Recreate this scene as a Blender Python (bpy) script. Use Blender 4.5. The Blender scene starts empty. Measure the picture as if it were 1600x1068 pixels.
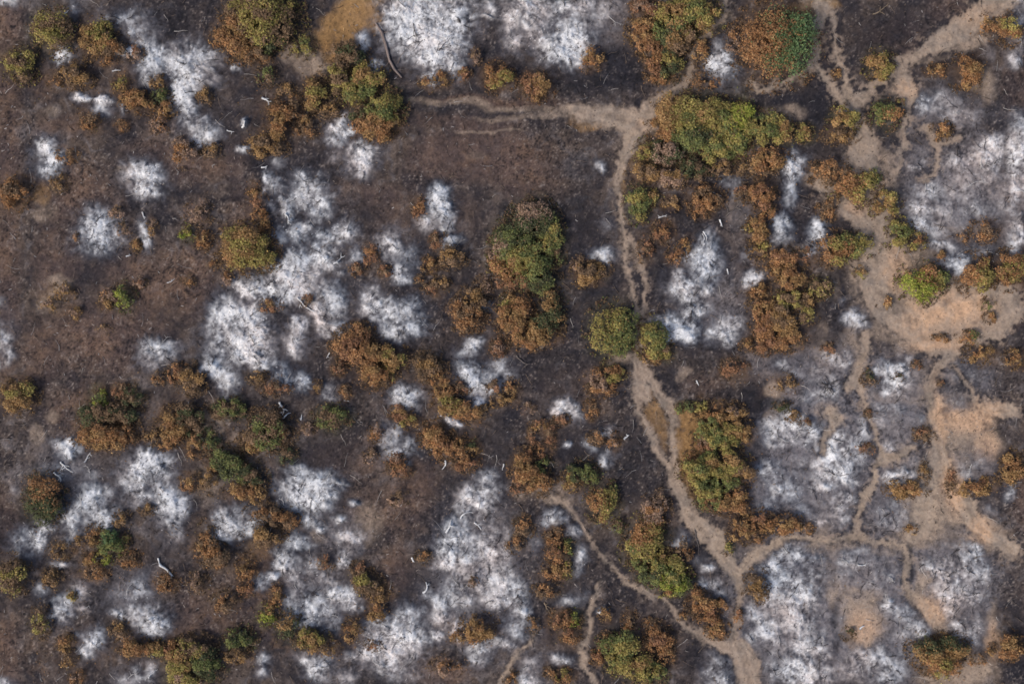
import bpy, math, random
import numpy as np

# ------------------------------------------------------------------ camera, sky, sun, exposure
S = 1 / 16.0            # metres per photograph pixel
H = 105.0               # camera height over the ground
scene = bpy.context.scene
COL = scene.collection
cam_d = bpy.data.cameras.new('camera')
cam = bpy.data.objects.new('camera', cam_d); COL.objects.link(cam)
cam.location = (0, 0, H)
cam.rotation_euler = (0, 0, 0)
cam_d.sensor_width = 36
cam_d.lens = 36 * H / 100.0
cam_d.clip_end = 3000
scene.camera = cam
SUN_EL, SUN_AZ = math.radians(44), math.radians(238)     # azimuth clockwise from north (photo top)
world = bpy.data.worlds.new("World"); scene.world = world; world.use_nodes = True
nt = world.node_tree; bg = nt.nodes['Background']
sky = nt.nodes.new('ShaderNodeTexSky'); sky.sky_type = 'NISHITA'; sky.sun_disc = False
sky.sun_elevation = SUN_EL; sky.sun_rotation = SUN_AZ
sky.air_density = 1.0; sky.dust_density = 3.5; sky.ozone_density = 1.0
nt.links.new(sky.outputs[0], bg.inputs[0]); bg.inputs[1].default_value = 0.12
sl = bpy.data.lights.new('sun', 'SUN'); sl.energy = 1.7; sl.angle = math.radians(10); sl.color = (1, .93, .84)
sun = bpy.data.objects.new('sun', sl); COL.objects.link(sun)
sun.rotation_euler = (math.pi/2 - SUN_EL, 0, math.pi - SUN_AZ)
sun.location = (0, 0, 60)
scene.view_settings.view_transform = 'Standard'; scene.view_settings.look = 'None'
scene.view_settings.gamma = 1; scene.view_settings.use_curve_mapping = False
scene.view_settings.exposure = 0.1
scene.cycles.filter_width = 1.65

# ------------------------------------------------------------------ helpers
rs = np.random.RandomState(7)
random.seed(7)
def lin(c):
    c = np.asarray(c, float) / 255
    return np.where(c <= .04045, c / 12.92, ((c + .055) / 1.055) ** 2.4)
def sst(a, b, x):
    t = np.clip((x - a) / (b - a), 0, 1); return t * t * (3 - 2 * t)
_lat = {}
def noise(x, y, sc, seed=0):
    """smooth lattice noise, feature size sc metres, about 0..1"""
    if seed not in _lat: _lat[seed] = np.random.RandomState(seed + 100).rand(256, 256)
    L = _lat[seed]
    u = x / sc + seed * 17.3; v = y / sc + seed * 9.1
    iu = np.floor(u).astype(int); iv = np.floor(v).astype(int)
    fu = u - iu; fv = v - iv
    fu = fu * fu * (3 - 2 * fu); fv = fv * fv * (3 - 2 * fv)
    a = L[iv & 255, iu & 255]; b = L[iv & 255, (iu + 1) & 255]
    c = L[(iv + 1) & 255, iu & 255]; d = L[(iv + 1) & 255, (iu + 1) & 255]
    return (a * (1 - fu) + b * fu) * (1 - fv) + (c * (1 - fu) + d * fu) * fv
def rot(x, y, a): c, s = math.cos(a), math.sin(a); return x * c - y * s, x * s + y * c
def fbm(x, y, sc, seed=0, o=4, g=.5):
    s = 0; w = 0; k = 1.0
    for i in range(o):
        xr, yr = rot(x, y, .6 * i + .3)
        s = s + k * noise(xr, yr, sc / 2 ** i, seed + i); w += k; k *= g
    return s / w
def ridge(x, y, sc, seed=0):
    wx = x + sc * .9 * (fbm(x, y, sc * 1.6, seed + 40, 2) - .5) * 2
    wy = y + sc * .9 * (fbm(x, y, sc * 1.6, seed + 44, 2) - .5) * 2
    return 1 - np.abs(2 * noise(wx, wy, sc, seed) - 1) * 2

def tag(o, label=None, cat=None, group=None, kind=None):
    if label: o['label'] = label
    if cat: o['category'] = cat
    if group: o['group'] = group
    if kind: o['kind'] = kind
    return o
def empty(name, loc):
    o = bpy.data.objects.new(name, None); COL.objects.link(o); o.location = loc
    o.empty_display_size = .3
    return o
def mesh_obj(name, V, F, C, m, parent=None, loc=None, smooth=False):
    """V n*3, F list/array of faces (n*4 or n*3 array), C n*3 per-vertex colour"""
    me = bpy.data.meshes.new(name)
    V = np.asarray(V, np.float32); F = np.asarray(F, np.int32)
    if loc is not None: V = V - np.asarray(loc, np.float32)
    k = F.shape[1]
    me.vertices.add(len(V)); me.vertices.foreach_set('co', V.ravel())
    me.loops.add(F.size); me.loops.foreach_set('vertex_index', F.ravel())
    me.polygons.add(len(F)); me.polygons.foreach_set('loop_start', np.arange(0, F.size, k, dtype=np.int32))
    me.polygons.foreach_set('loop_total', np.full(len(F), k, np.int32))
    if smooth: me.polygons.foreach_set('use_smooth', np.ones(len(F), bool))
    at = me.color_attributes.new('tone', 'FLOAT_COLOR', 'POINT')
    cc = np.ones((len(V), 4), np.float32); cc[:, :3] = C
    at.data.foreach_set('color', cc.ravel())
    me.update(calc_edges=True)
    me.materials.append(m)
    o = bpy.data.objects.new(name, me); COL.objects.link(o)
    if parent is not None: o.parent = parent
    elif loc is not None: o.location = loc
    return o

# ------------------------------------------------------------------ materials
def material(name, rough=.9, grain=.25, gscale=9.0, bump=.3, transl=0.0, tint=None):
    m = bpy.data.materials.new(name); m.use_nodes = True
    n = m.node_tree.nodes; l = m.node_tree.links
    b = n['Principled BSDF']; b.inputs['Roughness'].default_value = rough
    b.inputs['Specular IOR Level'].default_value = .15
    at = n.new('ShaderNodeAttribute'); at.attribute_name = 'tone'
    tc = n.new('ShaderNodeTexCoord')
    no = n.new('ShaderNodeTexNoise'); no.inputs['Scale'].default_value = gscale
    no.inputs['Detail'].default_value = 6; no.inputs['Roughness'].default_value = .65
    l.new(tc.outputs['Object'], no.inputs['Vector'])
    mr = n.new('ShaderNodeMapRange'); mr.inputs[1].default_value = .3; mr.inputs[2].default_value = .7
    mr.inputs[3].default_value = 1 - grain; mr.inputs[4].default_value = 1 + grain
    l.new(no.outputs['Fac'], mr.inputs[0])
    vm = n.new('ShaderNodeVectorMath'); vm.operation = 'SCALE'
    l.new(at.outputs['Color'], vm.inputs[0]); l.new(mr.outputs[0], vm.inputs['Scale'])
    l.new(vm.outputs[0], b.inputs['Base Color'])
    if bump:
        bp = n.new('ShaderNodeBump'); bp.inputs['Strength'].default_value = bump; bp.inputs['Distance'].default_value = .05
        l.new(no.outputs['Fac'], bp.inputs['Height']); l.new(bp.outputs[0], b.inputs['Normal'])
    if transl:
        tr = n.new('ShaderNodeBsdfTranslucent'); mx = n.new('ShaderNodeMixShader'); mx.inputs[0].default_value = transl
        l.new(vm.outputs[0], tr.inputs['Color']); l.new(b.outputs[0], mx.inputs[1]); l.new(tr.outputs[0], mx.inputs[2])
        l.new(mx.outputs[0], n['Material Output'].inputs['Surface'])
    return m
M_soil = material('burnt_soil', .95, .22, 8, .35)
M_path = material('trodden_dirt', .95, .10, 7, .2)
M_ash = material('wood_ash', 1.0, .16, 9, .35)
M_leaf = material('leaves', .8, .12, 5, 0, .10)
M_bark = material('bark', .9, .25, 14, .3)
M_straw = material('dry_grass', .8, .15, 9, 0, .1)

# ------------------------------------------------------------------ layout, in pixels of the photograph
# ash patches: label bits | blobs "x y rx ry strength tint" (tint -1 bluish .. 1 pinkish)
ASH = """
diffuse streaky|191 33 30 16 .55 -.4;210 50 24 12 .5 -.3;228 66 18 14 .4 -.5
round bright|240 98 20 24 .95 -.1;226 78 20 14 .45 -.3
long bright|298 103 32 26 1 0;290 128 20 18 .8 0;288 150 17 24 .95 -.1;293 178 13 16 .9 0;274 96 14 18 .5 0
thin bright sliver-like|191 85 17 6 .9 0;212 74 10 8 .4 .6
small|98 88 12 11 .85 -.3
small jagged|126 153 9 6 1 0;138 157 9 4 .8 0
small fan-shaped|163 160 12 6 1 0;160 172 12 12 .55 -.3;192 172 4 12 .6 0
soft round|320 212 18 17 .85 0;306 220 14 12 .45 .8;312 232 10 6 .7 -.1
bright left-edge|76 228 13 9 .9 0;72 242 17 18 .6 -.2;88 252 15 9 .95 -.3;74 266 20 8 .7 -.4
faint small|117 12 9 10 .6 -.4
small bright|375 108 6 4 .9 0
small white|385 192 6 6 1 0
small forked|384 238 9 6 .9 .1;371 231 5 4 .8 .6
star-shaped|533 191 10 12 .9 0;520 200 12 6 .8 0;545 204 11 6 .9 0;524 213 16 10 .7 -.2
oval bright|565 235 18 14 .9 0;561 250 18 16 .95 .2;568 268 14 12 .6 .1
small blurry|570 66 9 12 .75 -.4
small blurry|586 103 13 12 .7 -.5
faint round|438 256 9 9 .45 .2
faint round|519 244 10 9 .5 .4
very large, dense white|640 25 40 32 .95 0;698 20 38 32 .85 .3;668 60 46 30 .95 0;680 88 30 22 .95 -.1;712 98 14 18 .9 -.2;706 62 26 26 .7 .5;672 117 10 9 .9 -.2;722 40 18 30 .6 -.2
small pale|770 12 18 14 .6 .1;768 25 12 3 .9 0
very large, ragged white|815 16 30 24 1 .3;806 66 16 13 .7 .4;866 64 30 20 1 .1;884 84 26 15 1 -.1;905 62 26 18 .9 0;858 85 14 14 .7 .2;880 30 50 22 .55 .1;842 58 24 20 .6 .2;948 22 26 22 .45 .5;870 6 50 12 .7 .1;920 8 50 14 .5 .2
tiny bright|938 259 7 8 .75 .1
soft oval|1128 100 20 26 .75 -.2;1112 95 14 30 .5 .6;1120 72 12 10 .45 -.2;1140 108 16 18 .5 -.4
bright blob-like|1237 258 14 18 1 -.2;1230 243 10 10 .5 -.5;1234 288 12 10 .45 -.4
dull purple-grey|1462 158 30 20 .5 .1;1505 178 38 18 .5 .3;1438 162 8 12 .75 -.2;1483 182 24 16 .4 .4
small ring-shaped grey|1430 250 18 12 .45 .2;1425 262 12 5 .75 .4;1440 235 16 12 .35 .2
very large mottled grey|1492 252 22 14 .8 .5;1535 240 26 20 .7 .5;1520 275 34 22 .55 .4;1445 306 20 16 .65 -.1;1442 325 22 14 .6 .3;1480 330 40 40 .45 .3;1525 320 30 30 .45 .3;1438 352 20 14 .65 0;1460 365 30 14 .5 0;1500 300 40 30 .4 .5;1550 225 20 14 .7 .3;1580 300 30 60 .5 .3;1550 260 15 30 .6 .3
bluish|1496 410 22 12 .85 -.6;1510 402 14 6 .8 -.3;1470 386 24 6 .7 .2;1530 392 30 14 .4 0
round bright|226 276 22 20 .85 .2;232 298 20 14 1 .1;210 285 18 14 .65 .7;238 282 14 18 .8 -.1
big round|152 352 20 20 .8 0;150 370 26 20 .85 0;168 380 18 16 .9 -.1;170 352 16 18 .6 -.5;190 378 10 10 .5 .1
narrow grey|228 372 7 18 .7 -.2;222 352 10 8 .35 0
small|422 280 8 10 .8 -.1;434 290 14 10 .75 0;416 300 8 5 .6 .3
large round|486 292 20 20 .95 0;478 312 18 14 .9 .2;505 312 16 20 .7 0;500 334 12 8 .7 0;460 306 12 8 .5 -.1
small streaked|454 328 9 13 .85 0;450 312 8 4 .9 0;456 345 4 6 .9 0
dim bluish|427 320 13 15 .5 -.8
dim bluish|436 368 14 14 .5 -.7
soft grey round|462 358 13 12 .8 -.3;470 374 10 10 .8 -.3;484 354 9 8 .7 -.1;478 362 10 10 .6 -.1
small round|542 359 16 14 .95 0;556 364 10 10 .5 0;538 372 12 6 .8 0
large irregular|510 366 14 12 .8 -.3;500 380 12 12 .65 -.4;506 400 18 16 .9 .1;518 415 14 10 .8 .1;530 408 8 4 .9 .1;557 400 12 12 .6 -.5;495 425 12 8 .6 0;530 430 8 5 .7 0
large sprawling|466 408 20 20 .75 -.4;440 420 22 14 .75 0;388 450 18 13 1 0;415 450 26 15 .9 0;450 432 22 14 .9 .4;452 450 30 20 .85 0;470 436 20 16 .8 .1;440 470 14 12 .75 -.1;400 432 10 8 .6 0;478 455 12 12 .6 .1
tall narrow|512 458 18 16 .8 -.3;522 475 14 20 .85 -.2;500 488 16 12 .9 .6;506 503 14 12 .9 .5;522 514 14 8 .85 0;530 495 10 16 .5 -.3
speckled grey|610 378 14 16 .8 0;624 394 18 14 .5 -.6;622 420 12 12 .8 -.1;628 434 12 8 .75 0;640 400 14 24 .45 -.3
large bright|580 468 14 14 .75 .1;590 485 22 16 .85 .1;615 488 26 16 .85 0;638 482 18 16 .8 -.3;632 508 26 18 .85 -.2;612 510 18 14 .75 -.2;650 498 12 20 .6 -.5
very large bright|358 486 22 18 .85 -.3;388 498 24 18 .9 .1;362 512 26 20 .8 0;400 510 18 18 .85 .1;412 522 14 16 .85 .1;380 532 32 18 .95 0;398 548 24 16 .95 .1;372 558 16 14 .9 0;410 562 14 12 .9 -.1;334 572 14 15 1 0;350 586 14 12 .8 -.1;360 602 14 14 .85 -.2;345 540 20 24 .5 -.2
small mottled|468 508 12 12 .85 .1;470 524 12 12 .75 .1;460 540 14 12 .75 .1;464 552 9 6 .8 .1
bluish fuzzy|440 584 15 14 .75 -.6;450 598 14 12 .7 -.6;430 590 8 12 .5 -.4
small round|473 596 12 12 .8 -.2
bright|686 312 15 16 .9 -.1;694 328 14 14 1 0;676 344 16 12 .8 .7;698 352 10 9 .9 -.1;706 320 4 6 .9 0;711 344 5 8 .5 .7
small bluish|706 376 14 9 .8 -.4;698 383 8 6 .5 .2
small bright|940 397 13 8 .95 0;928 394 14 8 .5 -.3
faint|946 350 9 9 .45 .2;940 340 8 8 .3 0
dim bluish|758 476 10 8 .65 -.7
large bright|1100 390 14 18 .9 -.4;1094 412 22 20 .9 -.3;1108 405 14 22 .7 -.4;1068 405 14 16 .5 .4;1058 424 12 12 .6 .6;1064 448 16 16 .85 .4;1085 448 20 14 .9 0;1105 448 12 12 .8 .1;1075 464 20 10 .8 .1;1090 482 18 14 .9 0;1078 480 14 14 .6 0;1046 500 24 10 .8 -.2;1062 515 22 14 1 -.4;1076 528 12 8 .9 -.3;1036 498 14 8 .6 0;1130 470 26 40 .22 0
small|1136 505 20 12 .6 0;1128 525 22 14 .85 .1;1150 512 12 14 .6 .1;1137 537 12 8 .8 .4
small bright|1181 434 13 8 .9 -.1;1172 444 8 5 .6 0;1167 398 10 8 .5 0
soft blue-white|1222 348 15 12 .85 -.4;1220 362 14 14 .85 -.3;1236 372 8 8 .4 0;1208 376 12 8 .6 -.1
faint bluish|1236 305 10 16 .6 -.2;1230 318 12 8 .4 -.4
faint grey|1142 286 14 8 .5 -.1;1148 300 10 14 .4 0;1125 284 10 8 .4 0
bright|1274 358 8 15 1 -.2;1280 370 14 16 .7 -.2;1265 385 14 8 .6 0;1262 392 8 5 .95 0;1290 350 8 8 .5 0
small round|1334 496 12 8 .8 0;1340 504 15 14 .65 0;1340 508 7 6 .9 .3
grey|1320 470 8 5 .4 0;1305 555 16 10 .75 .1;1314 565 16 8 .7 .2;1275 576 14 10 .55 .2;1270 600 10 14 .4 -.6;1262 620 12 12 .4 -.7
round, radially streaked|1295 603 21 22 .75 -.1
bright|1384 580 14 12 .85 -.4;1398 594 18 16 1 .1;1410 578 14 10 .8 .1;1422 562 8 6 .6 .4;1428 592 14 18 .35 .1;1400 612 30 12 .4 .1
dim mottled|1392 634 30 10 .5 -.5;1380 655 22 18 .45 .1;1400 665 18 18 .35 .3;1442 650 10 12 .5 -.5;1388 700 18 12 .65 .1;1410 690 12 14 .4 .5;1360 620 12 12 .35 .6
streaky purple-grey|1400 740 20 6 .85 .2;1415 748 22 14 .5 .3;1395 752 14 6 .7 .3;1425 722 18 14 .35 .4
rust-edged grey|1502 735 18 22 .5 -.1;1520 722 20 20 .4 .5;1510 752 16 12 .55 .2;1536 750 14 16 .3 .8
very large blue-grey|1212 668 20 14 .75 -.4;1236 660 28 16 .8 -.3;1262 676 24 18 .75 -.5;1238 688 22 10 .7 0;1205 690 12 12 .6 -.3;1206 735 20 20 .65 -.6;1228 765 24 20 .7 -.5;1218 768 10 8 .85 0;1205 790 24 16 .5 -.4;1250 735 18 24 .45 -.2;1296 715 26 26 .7 0;1310 745 22 14 .75 .1;1285 755 24 18 .6 .2;1325 690 24 20 .65 -.2;1335 712 20 24 .55 -.3;1322 740 24 20 .6 -.2;1285 765 14 8 .8 .1;1320 780 20 10 .65 0;1350 668 14 22 .5 -.5;1310 645 20 14 .35 -.4;1302 800 36 22 .5 .1;1290 690 30 20 .5 -.3;1255 800 24 16 .4 -.4
pale|250 545 22 14 .8 -.1;240 560 18 14 .75 0;260 556 14 12 .7 -.2;232 548 12 14 .7 0
hooked white|100 692 14 6 .75 .1;110 704 13 11 .9 0;92 697 8 5 .6 .3
faint branch-strewn|98 735 12 18 .5 -.4;118 730 20 12 .4 0;145 742 16 10 .4 0;74 735 14 12 .35 -.3
large bright|232 725 24 16 .9 -.1;228 745 30 22 .85 0;255 735 20 20 .75 0;224 770 18 16 .75 0;255 772 22 14 .85 0;272 788 22 14 .85 0;268 812 16 16 .7 .2;276 832 12 14 .5 .3;288 796 14 12 .6 0
cloudy|150 778 18 16 .85 -.2;130 790 20 14 .7 -.2;118 806 22 14 .75 -.2;122 822 16 14 .8 0;112 840 12 8 .55 0;174 766 12 10 .6 0;142 766 20 12 .4 -.3;185 790 14 16 .4 -.2
cone-shaped pale|164 798 16 8 .85 -.2;172 812 14 12 .85 -.3
bluish left-edge|76 825 14 10 .8 -.3;62 842 14 14 .95 -.4;88 820 10 8 .5 -.3;40 850 20 20 .6 -.3
round bright|626 612 14 10 .7 -.4;632 624 18 14 .95 0;640 628 10 12 .9 0
pinkish-rimmed grey|600 668 14 12 .55 .3;614 674 14 12 .7 -.1;610 688 14 8 .6 0
pale|640 700 14 12 .85 0;620 706 18 10 .6 .1;634 722 8 8 .5 .3
large bright feathered|470 742 20 12 .7 -.3;500 755 26 16 .85 -.2;462 768 26 22 .75 -.3;490 776 28 20 .85 .1;512 770 14 14 .9 0;530 752 14 6 .95 0;445 790 14 10 .6 -.2;500 748 30 14 .6 -.4
tiny bright|557 785 9 5 .85 0
tiny star-like|470 731 6 4 .75 -.1
small grey ringed|517 612 10 12 .5 -.1;516 622 8 5 .6 0
large mottled|732 580 18 16 .85 -.4;748 594 20 16 .85 -.2;776 570 16 12 .75 0;790 582 14 16 .6 .4;766 604 16 14 .75 0;750 628 13 9 .9 -.2;742 618 10 6 .5 0
small|740 540 10 10 .85 -.1;748 533 8 6 .6 0;722 548 12 8 .4 -.2
small slanted|704 655 10 6 .95 0;714 660 10 6 .8 -.2;690 648 7 4 .8 .3
bright arched|884 632 14 8 .95 .3;896 640 12 12 .75 0;874 642 8 6 .9 .4
tiny bright|883 692 5 4 1 0
small pale|946 675 12 7 .7 .3;920 690 10 8 .5 -.1;930 700 10 8 .4 -.2
small bright|945 718 10 9 .85 0;952 708 10 8 .5 0
very large mottled|760 742 14 12 .65 0;762 765 22 18 .6 .2;736 780 18 16 .8 .6;755 788 20 16 .75 .5;730 800 12 14 .7 .3;715 832 18 18 .85 -.2;700 855 18 18 .9 0;696 880 16 12 .9 .6;722 872 26 20 .65 .1;752 848 26 28 .65 .5;775 870 24 24 .65 .2;740 905 30 24 .65 .4;765 905 26 24 .65 .7;718 925 24 24 .65 -.1;790 915 22 20 .65 .1;808 925 16 20 .65 -.4;776 938 20 14 .75 .5;815 952 14 8 .85 0;690 940 16 14 .7 0;690 962 16 14 .75 .5;714 975 10 18 .75 .4;686 990 12 6 .95 0;806 980 24 22 .55 -.4;785 1002 18 8 .85 .3;750 1008 18 10 .85 -.1;748 1030 18 12 .6 -.1;668 925 8 12 .5 0;780 830 20 30 .45 -.3;755 818 18 14 .6 .6;660 985 8 16 .5 -.4
bright sprawling|640 960 22 14 .7 -.3;615 985 32 20 .9 -.1;640 990 24 18 .9 -.1;590 1005 26 16 .9 0;570 1022 20 10 .85 0;610 1022 30 18 .85 .2;596 1040 22 12 .7 .2;645 1018 14 20 .75 0;628 1050 30 14 .55 .4;548 1026 10 6 .8 0
grey|498 1040 18 16 .8 -.1;480 1028 14 10 .65 0;505 1056 22 12 .5 -.1;545 1060 14 12 .6 .1
small|410 1030 10 9 .7 0;412 1044 8 8 .65 -.2
large half-moon|461 848 22 12 .75 -.3;436 868 12 10 .85 0;442 886 14 12 1 0;426 900 8 6 .9 0;408 908 16 10 .65 -.3;460 900 20 16 .6 0;470 925 20 20 .5 -.3;478 948 28 18 .75 -.4;480 968 22 12 .75 -.3;500 890 20 14 .7 .2;512 905 16 10 .7 .3;525 925 16 12 .95 -.1;548 932 12 16 .9 0;556 950 10 8 .75 0;514 962 18 18 .75 -.1;516 980 16 8 .5 -.2;500 930 26 24 .45 -.2
small flecked|494 818 16 10 .7 0;504 824 10 5 .9 .2;480 808 14 8 .6 0;530 810 10 6 .7 .1
tall pinkish|536 838 12 12 .75 .3;552 848 14 18 .65 .2;545 865 14 10 .7 .2;538 876 10 8 .9 .4
large bright|372 800 22 12 .6 -.1;355 815 18 16 .85 .4;375 822 28 14 .85 -.1;345 838 16 10 .85 .1;400 812 18 8 .7 0;420 808 8 6 .5 .4
thin bright|98 880 14 5 .8 .2;106 878 4 3 1 .3
round grey|98 950 14 14 .85 -.2;92 940 14 10 .5 -.4
faint|128 918 12 10 .6 .4;120 928 14 8 .5 0;62 922 10 12 .5 -.1;130 948 14 6 .5 .3
small speckled|144 1000 14 14 .75 -.2;150 988 16 10 .5 -.2;132 1020 12 12 .65 0;124 990 10 6 .5 -.2
large greyish|200 930 22 20 .45 -.2;218 922 20 14 .55 -.1;210 955 22 14 .7 .1;240 965 22 16 .85 -.2;250 975 14 14 .8 -.2;190 955 14 8 .7 .2;236 985 18 10 .5 -.4;222 905 14 14 .4 -.3
faint streaked|218 1048 12 12 .6 0;200 1062 20 12 .5 0;238 1050 8 16 .6 .2
small bluish|870 808 15 12 .85 -.4;856 818 14 8 .5 -.1;895 832 10 8 .75 -.4;838 848 14 14 .45 .1
small oblong|908 870 9 12 .8 -.2;904 888 8 10 .7 -.1;838 858 12 14 .35 -.2
soft grey|892 938 18 10 .6 .2;910 925 16 8 .35 -.2
small|877 1028 12 8 .8 0;868 1022 8 6 .6 -.2
speckled|828 1040 14 16 .6 0;820 1058 12 12 .7 -.1;832 1062 12 8 .7 -.1
tiny bright|943 951 10 5 .65 0;936 953 4 3 1 0
small curved|1100 912 12 6 .95 0;1118 912 12 8 .75 .1;1108 888 10 6 .7 .1;1096 875 12 8 .35 -.2;1126 924 16 8 .5 -.3
pale fuzzy|1122 1040 18 18 .65 -.1;1128 1058 16 12 .7 .1;1108 1052 14 12 .45 .2
small two-spot|1058 845 10 6 .6 -.2;1066 835 8 10 .45 -.3
very large dense|1206 885 26 14 .75 0;1240 868 34 20 .7 -.4;1215 908 30 18 .75 -.4;1250 900 30 24 .6 -.5;1225 935 30 18 .85 .4;1190 935 16 18 .55 0;1180 962 20 16 .65 -.1;1195 985 20 16 .85 0;1232 952 28 14 .8 .5;1175 1000 16 14 .6 0;1262 935 20 30 .7 -.1;1244 975 28 18 .8 .3;1215 1005 26 16 .6 .1;1250 1000 22 14 .6 0;1252 1012 16 16 .85 0;1272 1015 20 18 .75 .1;1240 1035 22 18 .9 .2;1255 1045 14 16 .9 .2;1220 1050 24 14 .7 .1;1200 1040 18 18 .45 .2;1275 1050 22 18 .85 .2;1250 1064 40 8 .6 .4;1284 990 14 20 .35 -.4;1230 845 30 10 .45 -.3
dull speckled|1340 862 30 12 .5 -.3;1330 880 20 8 .7 .2;1360 880 30 14 .45 .1;1382 895 18 12 .6 -.1;1325 900 24 14 .5 .4;1352 905 20 14 .45 .4;1380 872 26 18 .35 -.1;1338 930 14 8 .5 .5;1375 920 20 12 .4 0
pale wedge-shaped|1386 942 14 12 .8 .3;1395 955 14 12 .6 .1;1412 958 16 14 .6 -.4;1425 978 18 14 .55 -.3;1405 990 22 16 .4 0;1440 985 14 12 .5 -.1
large pale|1345 1030 24 14 .75 .2;1370 1028 18 14 .7 .4;1330 1052 26 14 .6 .3;1395 1045 22 20 .6 -.1;1380 1055 26 14 .65 0;1298 1045 16 16 .4 .3;1405 1025 20 14 .45 -.4;1312 970 8 18 .3 -.6
pinkish dark-veined|1462 888 22 12 .7 .3;1475 900 20 18 .8 .6;1470 925 22 12 .65 .8;1484 940 14 16 .8 .4;1500 925 20 14 .8 .2;1498 878 24 16 .65 -.1;1516 865 12 12 .8 .2;1522 895 22 20 .6 .3;1530 925 16 18 .5 .2;1445 880 12 10 .5 -.2;1500 855 30 8 .5 -.1
bluish mottled|1508 985 18 16 .8 -.2;1494 970 14 10 .6 0;1525 975 14 20 .5 .1;1515 1005 14 8 .5 -.4
dark-streaked grey|1520 588 18 14 .4 -.1;1500 570 14 10 .4 0;1490 592 10 8 .4 .4;1492 625 16 10 .45 .1
tan-edged|1545 800 14 10 .35 -.2;1478 700 6 3 .3 0
faint soft|1515 770 6 3 .3 .1
soft grey|1250 490 8 10 .4 -.3;1245 580 20 12 .4 -.5;1225 570 14 8 .5 -.4;1240 600 10 12 .4 -.3
speckled dark|1085 300 6 4 .3 0;1160 330 16 20 .25 0
grey powdery|1378 802 14 12 .4 0;1395 800 20 20 .55 .2;1390 820 14 8 .7 .2;1360 790 14 16 .3 -.2;1418 808 14 18 .4 .1
pale scattered|1310 812 16 8 .5 .3;1282 820 16 10 .5 .5
"""
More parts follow.
